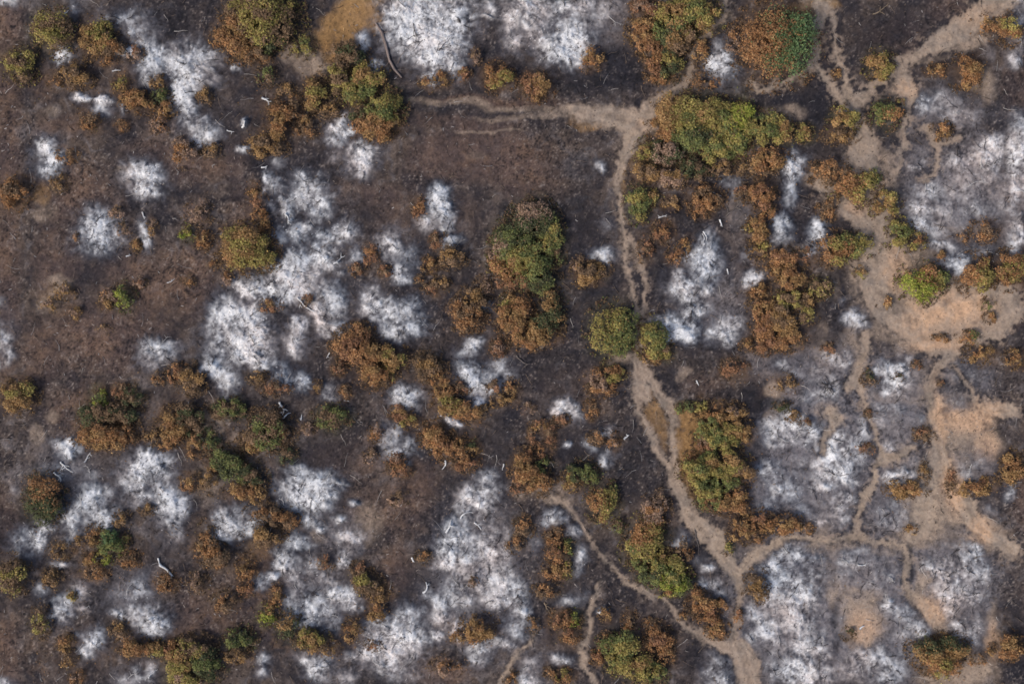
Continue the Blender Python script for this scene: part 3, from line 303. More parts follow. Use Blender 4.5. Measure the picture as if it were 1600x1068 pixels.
# x y rx ry first second angle(where the second colour sits; 999 = mixed) share
SHRUBS = """
372 55 28 30 O C 999 .4|415 32 44 38 Y B 999 .5|424 66 24 16 D G 999 .5|404 86 22 14 O B 999 .5|372 18 24 20 B Y 999 .5|438 8 26 14 Y B 999 .4|396 42 9 9 Y L 999 .5
476 73 15 15 Y G 999 .4|80 46 28 28 Y B 999 .5|150 58 24 26 C Y 999 .5|176 70 18 18 B O 999 .4|168 90 18 10 O B 999 .4|115 116 22 17 C B 999 .5|85 125 9 11 O B 999 .5|155 45 14 8 O C 999 .4
188 132 12 14 C Y 999 .5|218 158 24 14 O C 999 .5|196 152 12 12 C O 999 .5|248 127 14 9 C B 999 .5|250 149 18 10 D G 999 .5|262 170 14 11 C O 999 .4|140 190 16 12 O B 999 .6|192 196 12 8 O B 999 .4|250 193 16 14 P O 999 .5|288 238 20 18 P O 999 .5|332 236 14 10 B C 999 .5|320 148 11 14 B C 999 .5|212 82 12 12 P R 999 .4|105 244 16 10 O B 999 .5|90 284 14 12 B C 999 .5|340 62 12 12 O C 999 .4
437 190 20 26 O C 999 .4|417 228 26 15 C B 999 .5|458 168 14 20 O B 999 .5|482 195 14 16 B C 999 .5|416 118 14 16 B G 999 .6|446 142 14 10 B C 999 .5|490 150 16 22 C Y 999 .5|478 205 16 8 O B 999 .5
575 122 26 18 Y C 999 .5|560 140 28 20 G Y 999 .5|600 166 26 24 G Y 90 .5|588 197 32 18 O C 999 .4|536 132 22 22 Y B 999 .5|542 86 26 18 B D 999 .4|516 112 20 14 B Y 999 .4|568 108 10 12 C Y 999 .5|616 190 14 14 C Y 999 .5|517 172 18 12 B C 999 .4|562 175 18 12 D B 999 .5
778 120 20 19 O Y -45 .5|838 134 23 18 R C 0 .6|726 116 10 10 R C 999 .4|690 122 14 11 C O 999 .5|668 130 12 8 C R 999 .5|922 90 18 15 O C 999 .5|745 88 9 11 P B 999 .5
1006 50 20 26 C O 999 .6|1022 82 15 26 O R 999 .4|1045 48 24 26 G D 999 .4|1056 22 30 26 Y C 999 .5|1084 14 30 20 Y G 999 .4|1104 24 22 22 Y C 999 .4|1046 98 20 22 D Y 999 .4|1032 120 20 8 O R 999 .4|1058 65 26 22 B C 999 .5|1074 56 14 18 C Y 999 .5|1008 12 22 14 R P 999 .5
1094 78 14 18 C O 999 .5|1104 124 22 12 O B 999 .4|1146 66 12 18 P O 999 .5
1216 64 52 50 O E -5 .5|1378 102 21 21 Y C 180 .5|1464 110 17 10 O C 999 .5|1514 114 20 24 O C 999 .4|1544 40 18 16 O C 999 .5|1310 115 8 7 C O 999 .5|1578 45 16 20 O Y 999 .5
1320 186 20 18 Y C 200 .4|1386 180 22 17 G O -40 .5|1474 202 15 14 C O 999 .5|1256 207 14 13 Y C 999 .4|1408 160 8 6 Y B 999 .4|1312 212 24 10 C B 999 .5
1056 180 32 30 C Y 0 .5|1076 188 20 34 Y G 999 .4|1105 182 22 28 Y C 999 .3|1126 186 18 28 Y G 999 .4|1156 190 20 36 L Y 999 .4|1140 208 22 22 Y G 999 .4|1192 200 26 24 G Y 999 .4|1222 206 16 20 Y C 999 .5|1086 216 34 18 G D 999 .5|1118 234 30 18 Y G 999 .4|1150 222 20 22 G Y 999 .4|1040 236 30 16 D P 999 .5|1012 238 16 18 Y C 999 .4|1038 200 18 22 O C 999 .5|1200 248 30 14 O C 999 .5|1086 262 26 14 D B 999 .5|1170 262 24 10 B C 999 .5|1012 270 24 12 C B 999 .5|1050 278 26 12 P C 999 .5|1130 262 16 14 B C 999 .5
998 318 18 24 G Y 999 .5|1018 308 14 12 Y C 999 .5|1050 318 14 10 C B 999 .5|1102 308 24 16 O B 999 .4|1094 328 16 14 O R 999 .4|1035 362 15 16 R O 999 .4|1009 392 11 20 R B 999 .4|1056 400 14 12 O R 999 .4|1070 384 11 12 C O 999 .5
1190 304 20 20 O R 999 .4|1196 330 15 16 O C 999 .4|1187 358 15 20 C O 999 .4|1186 388 15 16 C Y 999 .4|1168 357 8 6 Y C 999 .4|1208 264 22 8 B C 999 .5|1160 300 16 12 B R 999 .5
1222 406 20 16 O R 999 .4|1210 420 18 14 C O 999 .4|1238 430 22 20 C O 999 .5|1186 452 16 12 O C 999 .5|1192 474 18 14 C O 999 .3|1196 500 18 22 O R 999 .4|1236 470 18 18 Y B 999 .5|1220 496 22 20 B C 999 .5|1232 526 22 18 O C 999 .5|1198 530 22 18 R O 999 .5|1168 540 10 9 O C 999 .4|1258 398 14 12 R B 999 .5|1278 450 18 14 Y B 999 .6|1262 490 16 14 B Y 999 .5
1296 268 30 14 O B 999 .5|1340 292 30 22 Y O 170 .5|1364 276 14 12 G Y 999 .4|1387 320 19 20 Y C 200 .4|1407 366 19 20 Y G 999 .4|1436 378 13 14 Y O 999 .5|1340 382 28 16 G Y 0 .5|1306 388 24 22 O Y 999 .4|1302 312 12 12 B C 999 .5|1292 330 14 14 O B 999 .5|1262 470 14 12 C B 999 .4
1440 442 26 26 L O 60 .35|1464 438 18 18 G Y 999 .5|1532 428 24 26 O Y -30 .5|1385 474 11 9 C O 999 .5|1518 526 18 9 O G 0 .4|1472 528 13 6 O B 999 .4|1533 554 20 14 C O 999 .2|1538 476 16 8 G B 999 .5|1540 360 18 16 O B 999 .4|1506 370 8 7 O P 999 .4|1472 400 9 8 O C 999 .4|1548 496 10 8 O C 999 .5|1346 425 10 10 Y C 999 .5|1430 572 8 8 R B 999 .5
834 340 30 26 D P 110 .45|806 372 30 26 D G 999 .5|788 388 20 26 G P 130 .4|826 404 30 28 Y G 999 .5|864 372 17 26 Y G -60 .5|800 412 28 24 Y O 220 .5|844 432 24 26 D G 999 .5|812 436 22 14 G R 250 .5|866 400 16 14 G B 999 .5|850 350 20 20 D G 999 .4|775 400 12 18 O P 999 .5|790 440 24 10 R O 999 .4
804 494 24 28 O C 999 .5|800 472 16 14 Y C 999 .4|862 482 18 26 D C 999 .4|852 512 22 22 C D 60 .5|826 530 24 14 O C 999 .5|732 496 22 20 O B 999 .4|740 468 22 18 B C 999 .4|716 482 14 16 P O 999 .5|671 413 12 12 C O 999 .4|702 402 22 14 B C 999 .5|657 325 11 14 R O 999 .4|675 450 10 9 R B 999 .5|756 446 14 14 P B 999 .5|685 375 12 12 R B 999 .5|690 440 14 10 B C 999 .5
962 516 34 36 G Y 150 .45|1020 528 22 26 Y G 999 .5|1038 548 14 14 Y B 999 .5|918 428 20 16 C B 999 .5|938 420 16 12 B C 999 .5|905 412 10 12 P B 999 .5|1018 556 14 12 C O 999 .4
382 388 38 30 C Y 999 .5|410 404 20 18 Y C 999 .4|366 402 18 16 C O 999 .4|404 322 11 22 O R 999 .4|396 298 10 12 C O 999 .4|414 350 9 14 O C 999 .4|579 397 11 17 R O 999 .4|558 421 11 9 R B 999 .4|600 425 11 9 R B 999 .4|656 440 8 10 B O 999 .4
310 332 17 16 P B 999 .3|318 374 11 16 O C 999 .3|293 364 11 12 L Y 999 .5|238 357 8 13 C P 999 .5|213 385 8 8 C O 999 .4|184 330 13 10 P B 999 .4|194 464 14 18 G L 200 .4|172 462 14 10 P O 999 .3|168 474 12 8 C B 999 .4|218 442 12 8 P R 999 .4|119 372 6 6 O P 999 .4|335 415 8 6 O R 999 .3|297 440 8 7 O P 999 .3|356 436 8 12 P O 999 .4|100 455 16 12 C P 999 .4|78 475 12 12 C P 999 .5|164 516 10 7 P C 999 .4|118 490 9 10 C P 999 .5|195 358 12 10 P B 999 .5
422 477 16 9 R C 999 .4|480 470 12 8 B R 999 .5|560 518 20 12 C O 999 .5|552 540 28 24 O R 999 .4|578 552 22 20 O C 999 .5|584 582 24 20 O C 999 .4|610 560 22 18 C Y 999 .4|608 588 14 12 B Y 999 .5|497 604 9 9 C B 999 .4|430 604 20 12 R B 999 .4|404 590 16 10 B C 999 .5|530 575 10 10 R B 999 .5|540 612 8 10 O B 999 .5
158 622 13 14 L G 999 .6|190 610 14 10 R B 999 .4|204 622 18 16 D B 999 .4|150 648 24 18 D B 999 .6|188 648 26 14 B D 999 .4|158 682 36 18 O C 999 .4|190 678 22 14 O B 999 .4|276 582 16 14 O R 999 .4|298 592 20 20 B C 999 .5|250 590 12 10 B O 999 .5|268 668 22 24 C O 999 .4|262 690 12 14 O C 999 .4|296 650 24 16 B D 999 .4|310 674 20 14 D B 999 .5|308 696 18 16 O C 999 .4|326 688 14 18 D G 999 .4|238 682 12 12 B C 999 .5|350 715 24 16 D G 999 .5|368 732 26 18 D G 999 .5|396 745 18 14 D B 999 .5|415 672 34 26 B G 999 .4|400 690 24 14 C P 999 .4|438 678 14 18 B O 999 .4|388 768 26 14 C O 999 .4|362 638 22 14 G B 999 .4|335 725 12 12 C O 999 .4|340 640 12 12 B D 999 .4|518 652 24 16 G B 999 .5|480 670 12 8 P B 999 .4|66 780 26 34 D O 80 .4|90 790 12 16 D B 999 .4|296 754 14 12 O C 999 .4|324 752 16 16 B C 999 .5|452 712 12 14 D B 999 .5|378 648 12 8 D B 999 .4|410 800 22 12 B O 999 .4
174 846 20 18 G E 999 .4|148 836 14 14 C O 999 .3|165 870 18 10 L Y 999 .4|145 872 14 10 C O 999 .4|150 892 18 12 O B 999 .5|205 874 16 12 O B 999 .5|196 846 10 10 C Y 999 .4|318 862 14 14 C O 999 .4|336 866 22 20 B O 999 .4|322 838 12 20 B O 999 .5|192 812 12 14 B C 999 .5|62 785 8 10 O C 999 .4|230 795 12 8 B C 999 .5|95 860 16 14 B C 999 .5|122 848 8 10 C B 999 .5
103 1004 13 12 C O 999 .4|106 1028 12 12 C B 999 .5|184 982 16 14 B C 999 .4|212 1010 26 12 O C 999 .4|246 1012 18 12 Y C 999 .5|268 1012 12 14 R O 999 .4|280 1032 20 22 Y C 999 .4|302 1012 26 16 B Y 999 .5|322 1040 24 22 D G 999 .5|290 1060 26 14 Y P 999 .4|374 1000 20 16 G D 999 .4|370 1024 18 12 C B 999 .4|418 960 14 16 L C 70 .3|430 934 10 18 O C 999 .4|448 978 16 18 D C 999 .5|484 1000 22 14 Y C 999 .5|500 1014 22 10 C B 999 .4|550 986 14 16 C O 999 .4|382 892 14 18 O C 999 .4|384 918 14 12 R O 999 .4|570 912 20 16 B Y 999 .5|590 930 16 12 C B 999 .5|588 958 16 12 C O 999 .3|412 838 28 14 B C 999 .5|442 810 28 12 B O 999 .5|508 878 18 9 B R 999 .5|560 888 14 10 B R 999 .5|120 1058 12 10 O P 999 .4|62 970 12 22 B Y 999 .5|80 905 14 16 B C 999 .5|112 930 8 8 Y C 999 .4|260 910 16 14 O B 999 .4|308 910 16 14 B P 999 .5|350 940 18 14 B O 999 .5
748 984 26 18 C O 999 .3|716 994 14 8 C O 999 .4|700 1042 22 12 P O 999 .4|660 872 12 10 B O 999 .5|738 908 8 6 P B 999 .5|582 1008 12 8 R B 999 .5
668 572 22 18 B C 999 .4|684 590 14 12 O C 999 .4|694 606 18 16 O C 999 .4|700 632 20 18 C Y 999 .4|728 644 22 14 O C 999 .5|752 642 12 10 C B 999 .5|798 612 12 18 C O 999 .4|776 626 14 9 C B 999 .3|720 606 14 9 R B 999 .4|680 682 22 18 O C 999 .3|694 700 18 18 O R 999 .4|716 702 14 20 O C 999 .3|726 722 18 14 R O 999 .4|738 698 12 16 C D 999 .4|588 674 10 14 O P 999 .4|626 732 18 12 R O 999 .4|626 646 16 12 R C 999 .4|640 660 14 10 C Y 999 .5|618 718 12 10 R P 999 .4|578 712 11 10 P B 999 .5|622 778 14 12 P B 999 .5|780 545 12 14 R P 999 .4|772 604 10 10 R B 999 .5
844 664 14 8 C R 999 .4|862 680 7 18 R B 999 .4|830 684 6 14 R B 999 .4|842 704 18 10 R O 999 .4|820 730 20 22 O C 999 .4|842 756 20 16 O C 999 .3|848 728 14 14 D G 999 .5|812 756 12 16 R O 999 .4|910 738 22 16 D G 999 .5|892 752 14 14 C Y 999 .4|926 744 12 14 G B 999 .5|934 588 16 12 P O 60 .4|958 584 18 14 Y O 999 .5|942 606 20 12 O P 999 .4|924 640 10 14 O B 999 .4|878 655 12 7 R P 999 .4|934 684 14 10 B O 999 .4|1148 576 19 13 R O 999 .2|824 638 12 8 P B 999 .4|850 520 10 10 R P 999 .4|958 688 10 12 O P 999 .4
942 788 20 26 Y O 180 .5|956 770 10 16 G B 999 .5|1024 800 20 20 P O 999 .4|1034 782 12 14 P B 999 .3|1012 842 26 28 Y O 150 .5|1000 862 22 22 Y G 999 .4|1024 826 14 12 D G 999 .4|1044 892 26 22 Y G 999 .4|1054 908 24 18 L G 999 .5|1020 900 22 16 G D 999 .5|1032 878 20 14 C Y 999 .5|1042 924 18 8 Y O 999 .4|1066 862 14 18 B O 999 .5|968 824 12 10 G B 999 .5|996 832 12 12 C O 999 .4
1096 940 20 18 O C 999 .3|1106 958 16 16 O R 999 .4|1128 944 10 9 O C 999 .3|1120 982 16 14 O C 999 .4|1152 964 7 14 O R 999 .4|1066 962 7 7 C O 999 .3|1182 916 16 20 B C 999 .5|1160 808 20 14 O C 999 .4|1160 830 18 16 C O 999 .3|1188 814 18 14 O R 999 .4|1182 838 12 9 O B 999 .4|1230 820 24 12 O C 999 .4|1138 856 9 9 Y G 999 .4|1200 822 12 12 C O 999 .3
1094 640 16 14 C Y 999 .5|1122 646 18 16 C O 999 .4|1146 646 18 14 C P 999 .3|1150 672 22 16 C Y 999 .4|1112 670 24 18 G Y 999 .4|1130 690 26 14 Y G 999 .4|1162 682 12 10 C O 999 .3|1074 636 20 8 G D 999 .5|1092 736 24 22 Y G 999 .3|1112 730 16 20 Y C 999 .5|1144 722 22 18 Y C 999 .4|1160 736 18 20 C B 999 .5|1134 748 22 18 G Y 999 .4|1106 762 22 22 Y G 999 .4|1150 772 18 16 C O 999 .3|1140 790 24 12 O C 999 .4|1118 784 22 12 G O 999 .4|1106 694 18 10 R P 999 .4|1080 720 8 18 R O 999 .4|1112 708 14 10 D G 999 .5
866 838 14 16 O B 999 .4|870 862 16 18 O R 999 .4|886 856 14 12 G Y 999 .5|868 892 18 12 O C 999 .4|886 890 10 12 Y C 999 .5|818 824 14 16 B O 999 .5|804 850 14 12 B O 999 .5|854 922 20 9 B O 999 .5|880 966 18 14 O R 150 .4|896 966 12 13 L G 999 .4|892 990 16 12 O R 999 .4|832 975 9 12 B O 999 .5|970 1012 28 24 G Y 999 .5|964 1036 20 16 Y G 999 .4|1030 1002 18 22 O R 999 .4|1040 1022 12 16 O C 999 .4|998 1042 24 22 Y C 999 .4|1022 1050 20 16 G Y 999 .4|882 1056 14 12 O Y 999 .4|946 960 10 10 C O 999 .4|945 1005 10 16 O C 999 .5|984 970 11 16 O B 999 .5|860 1050 10 8 B O 999 .5|932 1026 10 10 O R 999 .5|1016 972 10 8 O B 999 .4|800 1060 12 10 B O 999 .5
1458 1018 28 22 C D 90 .4|1490 1012 22 18 C D 90 .4|1472 1038 28 16 O Y 999 .4|1418 764 26 12 C O 999 .3|1406 770 12 8 C R 999 .2|1446 678 18 10 B R 999 .3|1444 738 10 14 B C 999 .4|1358 700 15 7 R B 999 .4|1424 828 10 9 C O 999 .3|1520 764 28 8 C O 999 .4|1486 750 7 20 B R 999 .4|1540 756 16 10 C R 999 .3|1356 648 6 8 B R 999 .3|1528 1030 20 6 O B 999 .4|1546 1016 8 8 C O 999 .3|1402 590 7 7 B D 999 .3|1358 590 12 12 B D 999 .4|1470 600 7 6 B R 999 .4|1326 990 10 10 B D 999 .4|1262 662 10 8 B R 999 .4|1232 598 16 12 C B 999 .4|1240 650 10 8 C B 999 .4|1226 636 14 8 D B 999 .4|1262 826 10 8 O B 999 .3|1296 545 10 8 R B 999 .3
20 300 22 20 O B 999 .4|24 620 26 22 C Y 999 .4|18 900 22 24 B Y 999 .4|28 100 24 22 Y B 999 .5|1580 420 24 24 O Y 999 .4|1582 730 18 22 C O 999 .4|1578 1010 20 18 O C 999 .5|1585 560 14 14 C O 999 .4"""

def parse(s): return [tuple(float(v) for v in b.split()) for b in s.replace('\n', ';').split(';') if b.strip()]
def px(x, y): return (x - 800) * S, (534 - y) * S

# ------------------------------------------------------------------ ground grid
ST = .09
def axis(half, far):
    f = list(np.arange(-half, half + ST / 2, ST)); g = ST * 1.6; p = f[-1]; out = []
    while p < far: g *= 1.06; p += g; out.append(p)
    return np.array([-v for v in out[::-1]] + f + out)
XA = axis(54, 700); YA = axis(37, 700)
GX, GY = np.meshgrid(XA, YA)
NX, NY = len(XA), len(YA)
WX = GX + 1.1 * (fbm(GX, GY, 3.0, 1, 3) - .5) + .5 * (fbm(GX, GY, .7, 5, 3) - .5)
WY = GY + 1.1 * (fbm(GX, GY, 3.0, 9, 3) - .5) + .5 * (fbm(GX, GY, .7, 13, 3) - .5)
def window(x0, x1, y0, y1):
    return slice(max(0, np.searchsorted(XA, x0)), np.searchsorted(XA, x1)), slice(max(0, np.searchsorted(YA, y0)), np.searchsorted(YA, y1))
def blob(b, soft=(1.3, .3), grow=1.0, feather=False):
    x, y = px(b[0], b[1]); rx, ry = b[2] * S * grow, b[3] * S * grow
    m = 1.45 if feather else 1.35
    sx, sy = window(x - rx * m - .8, x + rx * m + .8, y - ry * m - .8, y + ry * m + .8)
    ux, uy = (WX[sy, sx] - x) / rx, (WY[sy, sx] - y) / ry
    d = np.sqrt(ux ** 2 + uy ** 2)
    if feather:
        th = np.arctan2(GY[sy, sx] - y, GX[sy, sx] - x); R_ = math.sqrt(rx * ry)
        q = noise(th * R_ * .8 + b[0], d * R_ * .30, .22, 140) * .55 + noise(th * R_ * .7 + b[1], d * R_ * .35, .55, 141) * .45
        fe = sst(math.pi, math.pi - .5, np.abs(th)); q = .5 + (q - .5) * fe
        d = d * (1 + .62 * (q - .5) * np.clip(d * 1.6, 0, 1))
    return sy, sx, sst(soft[0], soft[1], d) * b[4]
def layer(s, soft=(1.35, .25)):
    A = np.ones_like(GX)
    for b in parse(s):
        sy, sx, g = blob(b, soft); A[sy, sx] *= 1 - np.clip(g, 0, 1)
    return 1 - A
char = layer(CHAR); brown = layer(BROWN); tan = layer(TAN, (1.25, .5)); sand = layer(SAND); straw = layer(STRAW, (1.2, .6))
# paths
path = np.zeros_like(GX); path_id = np.full(GX.shape, -1, int); path_names = []; near = np.zeros_like(GX); lat = np.zeros_like(GX)
PX2 = GX + 1.0 * (fbm(GX, GY, 1.2, 21, 4, .7) - .5); PY2 = GY + 1.0 * (fbm(GX, GY, 1.2, 27, 4, .7) - .5)
for ln in PATHS.strip().split('\n'):
    nm, pts = ln.split('|'); pts = parse(pts)
    if nm not in path_names: path_names.append(nm)
    k = path_names.index(nm)
    for a, b in zip(pts[:-1], pts[1:]):
        ax, ay = px(a[0], a[1]); bx, by = px(b[0], b[1]); w = max(a[2], b[2]) * S + .8
        sx, sy = window(min(ax, bx) - w, max(ax, bx) + w, min(ay, by) - w, max(ay, by) + w)
        x = PX2[sy, sx]; y = PY2[sy, sx]
        dx, dy = bx - ax, by - ay; L = dx * dx + dy * dy + 1e-9
        t = np.clip(((x - ax) * dx + (y - ay) * dy) / L, 0, 1)
        d = np.hypot(x - ax - t * dx, y - ay - t * dy)
        hw = (a[2] + (b[2] - a[2]) * t) * S * .5
        g = sst(hw + .38, hw - .32, d)
        near[sy, sx] = np.maximum(near[sy, sx], sst(hw + 1.2, hw, d))
        up = g > path[sy, sx]
        lat[sy, sx] = np.where(up, np.clip(d / hw, 0, 1.2) * sst(.35, .6, hw + 0 * d), lat[sy, sx])
        path[sy, sx] = np.where(up, g, path[sy, sx]); path_id[sy, sx] = np.where(up, k, path_id[sy, sx])
# ash
dens = np.zeros_like(GX); halo = np.zeros_like(GX); tintw = np.zeros_like(GX); tints = np.zeros_like(GX)
ash_id = np.full(GX.shape, -1, int); ash_best = np.zeros_like(GX)
PATCH = []; GRP = []; ash_sub = np.zeros(GX.shape, int)
for ln in ASH.strip().split('\n'):
    look, bl = ln.split('|'); bl = parse(bl); k = len(PATCH); PATCH.append((look, bl))
    grp = list(range(len(bl)))
    for i in range(len(bl)):
        for j in range(i):
            a_, b_ = bl[i], bl[j]
            if math.hypot((a_[0] - b_[0]) / (a_[2] + b_[2]), (a_[1] - b_[1]) / (a_[3] + b_[3])) < 1.05:
                gi, gj = grp[i], grp[j]; grp = [gj if v == gi else v for v in grp]
    GRP.append(grp)
    for bi, b in enumerate(bl):
        sy, sx, g = blob(b, (1.34, -.15), 1.68, True)
        dens[sy, sx] += (g * (.72 + .33 * b[4])) ** 4
        hy, hx, hg = blob(b, (1.34, .5), 2.1); halo[hy, hx] = np.maximum(halo[hy, hx], hg)
        tintw[sy, sx] += g; tints[sy, sx] += g * b[5]
        up = g > ash_best[sy, sx]
        ash_best[sy, sx] = np.where(up, g, ash_best[sy, sx]); ash_id[sy, sx] = np.where(up, k, ash_id[sy, sx]); ash_sub[sy, sx] = np.where(up, grp[bi], ash_sub[sy, sx])
dens = np.minimum(dens ** .25, 1.05)
tint = tints / np.maximum(tintw, .05)
dens *= 1 - .9 * path
# beyond the frame the heath goes on the same way
out = np.clip((np.maximum(np.abs(GX) - 47.5, np.abs(GY) * 0 + (np.abs(GY) - 34.5))) / 1.5, 0, 1)
wild = sst(.56, .72, fbm(GX, GY, 7, 60, 4)); dens = np.maximum(dens, out * wild * .7)
char = np.maximum(char, out * sst(.5, .7, fbm(GX, GY, 9, 66, 3)) * .7)
brown = np.maximum(brown, out * sst(.45, .6, fbm(GX, GY, 11, 70, 3)) * .7)

f1 = fbm(GX, GY, 1.6, 31, 5, .62); f2 = fbm(GX, GY, .42, 37, 3, .7); f3 = noise(GX, GY, .12, 41); big = fbm(GX, GY, 9, 45, 3)
fil = np.clip(ridge(GX, GY, .75, 50), -1, 1); fil2 = np.clip(ridge(GX, GY, .38, 53), -1, 1)
mix = lambda a, b, t: a * (1 - t[..., None]) + b * t[..., None]
C3 = lambda r, g, b: np.broadcast_to(lin((r, g, b)), GX.shape + (3,))
ctr = lambda v, k: np.clip((v - .5) * k + .5, 0, 1)
h1 = ctr(fbm(GX, GY, 3.2, 101, 4, .6), 2.6); h2 = ctr(fbm(GX, GY, 1.3, 107, 4, .7), 2.4); h3 = ctr(fbm(GX, GY, .6, 113, 3, .7), 2.0)
wisp = np.clip(ridge(GX, GY, 1.1, 120), 0, 1) * sst(.45, .8, h1 * .5 + h2 * .5)
soil = mix(C3(56, 52, 56), C3(90, 78, 71), h1)
spk = .35 + .65 * sst(.35, .65, fbm(GX, GY, 4, 150, 3))
soil = mix(soil, C3(104, 92, 86), sst(.5, 1, h2) * .6)
soil = mix(soil, C3(50, 48, 54), sst(.5, 0, h2) * .6)
bb = np.clip(brown * (.55 + .7 * h2), 0, 1)
soil = mix(soil, mix(C3(98, 78, 69), C3(120, 95, 79), h3), bb * .95)
soil = mix(soil, C3(84, 74, 75), sst(.6, .2, h1) * brown * .5)
soil = mix(soil, C3(112, 110, 116), wisp * (1 - brown) * .45)
grey = layer(GREY)
soil = mix(soil, mix(C3(112, 109, 115), C3(156, 149, 151), h3), grey * .8)
soil = mix(soil, C3(172, 165, 166), grey * wisp * sst(.3, .8, h3) * .8)
soil = mix(soil, C3(56, 52, 56), grey * sst(.4, .1, h2) * .75)
_gw = np.clip(halo * 1.1, 0, 1) * sst(.45, .9, h1 * .4 + h3 * .6)
cm = np.clip(np.maximum(char, halo * .95 * (1 - .8 * grey) * (1 - .35 * brown)) * (.7 + .6 * h2), 0, 1)
soil = mix(soil, mix(C3(30, 31, 38), C3(49, 48, 55), h3), cm * .95)
soil = mix(soil, C3(98, 101, 112), _gw * .6)
crumb = sst(.62, .84, f2 * .5 + f3 * .5) * (1 - .6 * cm)
soil = mix(soil, C3(148, 136, 128), crumb * .85 * spk * (1 - .5 * brown))
soil = mix(soil, C3(32, 31, 36), sst(.46, .28, f2 * .55 + f3 * .45) * .75 * spk)
rust = layer(RUST) * sst(.25, .75, h2 * .5 + h3 * .5)
soil = mix(soil, mix(C3(82, 68, 60), C3(112, 88, 70), h3), rust * .65)
# fallen scorched leaves and low scrub round the shrubs
duff = np.zeros_like(GX); duffc = np.zeros(GX.shape + (3,))
for ln in SHRUBS.strip().replace('\n', '|').split('|'):
    p = ln.split(); q = tuple(float(v) for v in p[:4]) + (1.0,)
    sy, sx, g = blob(q, (1.3, .5), 1.45)
    g = g * (.3 + .9 * h3[sy, sx]); up = g > duff[sy, sx]
    duff[sy, sx] = np.where(up, g, duff[sy, sx]); duffc[sy, sx][up] = lin({'G': (78, 76, 58), 'D': (66, 66, 54), 'Y': (88, 82, 60), 'L': (88, 84, 60), 'P': (118, 100, 92), 'B': (88, 76, 66), 'E': (72, 82, 62)}.get(p[4], (108, 85, 66)))
duff = np.clip(duff, 0, 1)
soil = soil * (1 - duff[..., None] * .6) + duffc * duff[..., None] * .6
tn = np.clip(tan * (.45 + 1.25 * h2) + (tan - .75) * 1.2 * (tan > .75), 0, 1)
tanc = mix(C3(152, 134, 120), C3(170, 151, 133), big)
tanc = mix(tanc, C3(208, 170, 138), np.clip(sand * 1.1, 0, 1) * .95)
soil = mix(soil, tanc, tn * .85)
stc = mix(C3(134, 104, 70), C3(158, 124, 84), sst(.3, .7, f1)); soil = mix(soil, stc, np.clip(straw, 0, 1) * (1 - path) * sst(.15, .45, f1 * .5 + f2 * .5))
pc = mix(tanc, C3(132, 122, 114), sst(.45, .7, f1) * .6 * (1 - .6 * sand))
pc = mix(pc, C3(172, 152, 136), sst(.6, .85, f2) * .3)
pth = np.clip(path - .6 * sst(.55, .3, f2) * (1 - sst(.6, 1, path)), 0, 1)
pc = mix(pc, C3(96, 86, 80), sst(.62, .8, fbm(GX, GY, 1.1, 81, 4)) * .55)
nb_ = near * (.35 + .65 * sst(24, 30, GX))
soil = mix(soil, C3(52, 49, 53), nb_ * sst(.55, .35, f2) * .7 * (1 - .7 * tan))
soil = mix(soil, C3(146, 128, 114), nb_ * sst(.52, .66, f2 * .6 + h3 * .4) * .8)
rut = sst(.28, .0, np.abs(lat - .5)) * (lat > .05)
pc = mix(pc, C3(112, 100, 88), sst(.3, .0, lat) * (lat > .001) * .45 * h2)
pc = mix(pc, C3(168, 152, 138), rut * .35)
rgb = mix(soil, pc, pth)
# ash: grey veil first, then the white, broken by filaments
tex = ctr(fbm(GX, GY, 1.5, 131, 5, .75), 2.8) * .42 + h3 * .22 + ctr(f2, 2.2) * .2 + .16 * (fil * .5 + .5)
tint = np.clip(tint + (h1 - .5) * .7, -1, 1)
veil = np.clip(sst(.0, .42, dens * (.6 + .8 * tex)) + .35 * halo * sst(.4, .7, tex), 0, 1) * (1 - pth)
greyc = mix(C3(84, 88, 100), C3(120, 111, 110), np.clip(tint * .8 + .45, 0, 1))
rgb = mix(rgb, greyc, veil * .6)
t = np.clip((dens * 1.12 + 1.15 * (tex - .5) * sst(.0, .5, dens) - .10) / .95, 0, 1) ** 1.6 * sst(.05, .4, dens) * (1 - pth)
t = t * (.62 + .5 * ctr(fbm(GX, GY, 2.4, 160, 3), 2.6))
wc = mix(C3(200, 206, 214), C3(230, 229, 230), np.clip(tint + 1, 0, 1)); wc = mix(wc, C3(222, 205, 198), np.clip(tint, 0, 1))
rgb = mix(rgb, wc, np.clip(t * 1.08, 0, .97))
rgb = mix(rgb, C3(238, 238, 240), np.clip(sst(.6, .95, fil) * sst(.3, .8, dens) * sst(.4, .7, tex), 0, 1) * .6)
dk = np.clip(sst(.5, .95, fil2) * sst(.15, .5, dens) * sst(.75, .35, tex), 0, 1)
rgb = mix(rgb, C3(72, 69, 75), dk * .7)
sp = sst(.36, .24, f2 * .5 + f3 * .5) * sst(.2, .5, dens)
rgb = mix(rgb, C3(64, 62, 68), sp * .75)
rgb = mix(rgb, C3(236, 237, 240), sst(.66, .8, f2 * .55 + f3 * .45) * sst(.35, .75, t) * .6)
rgb *= (1 + .26 * (f3 - .5) + .3 * (f2 - .5))[..., None]
rgb = np.clip(rgb, .004, .85)

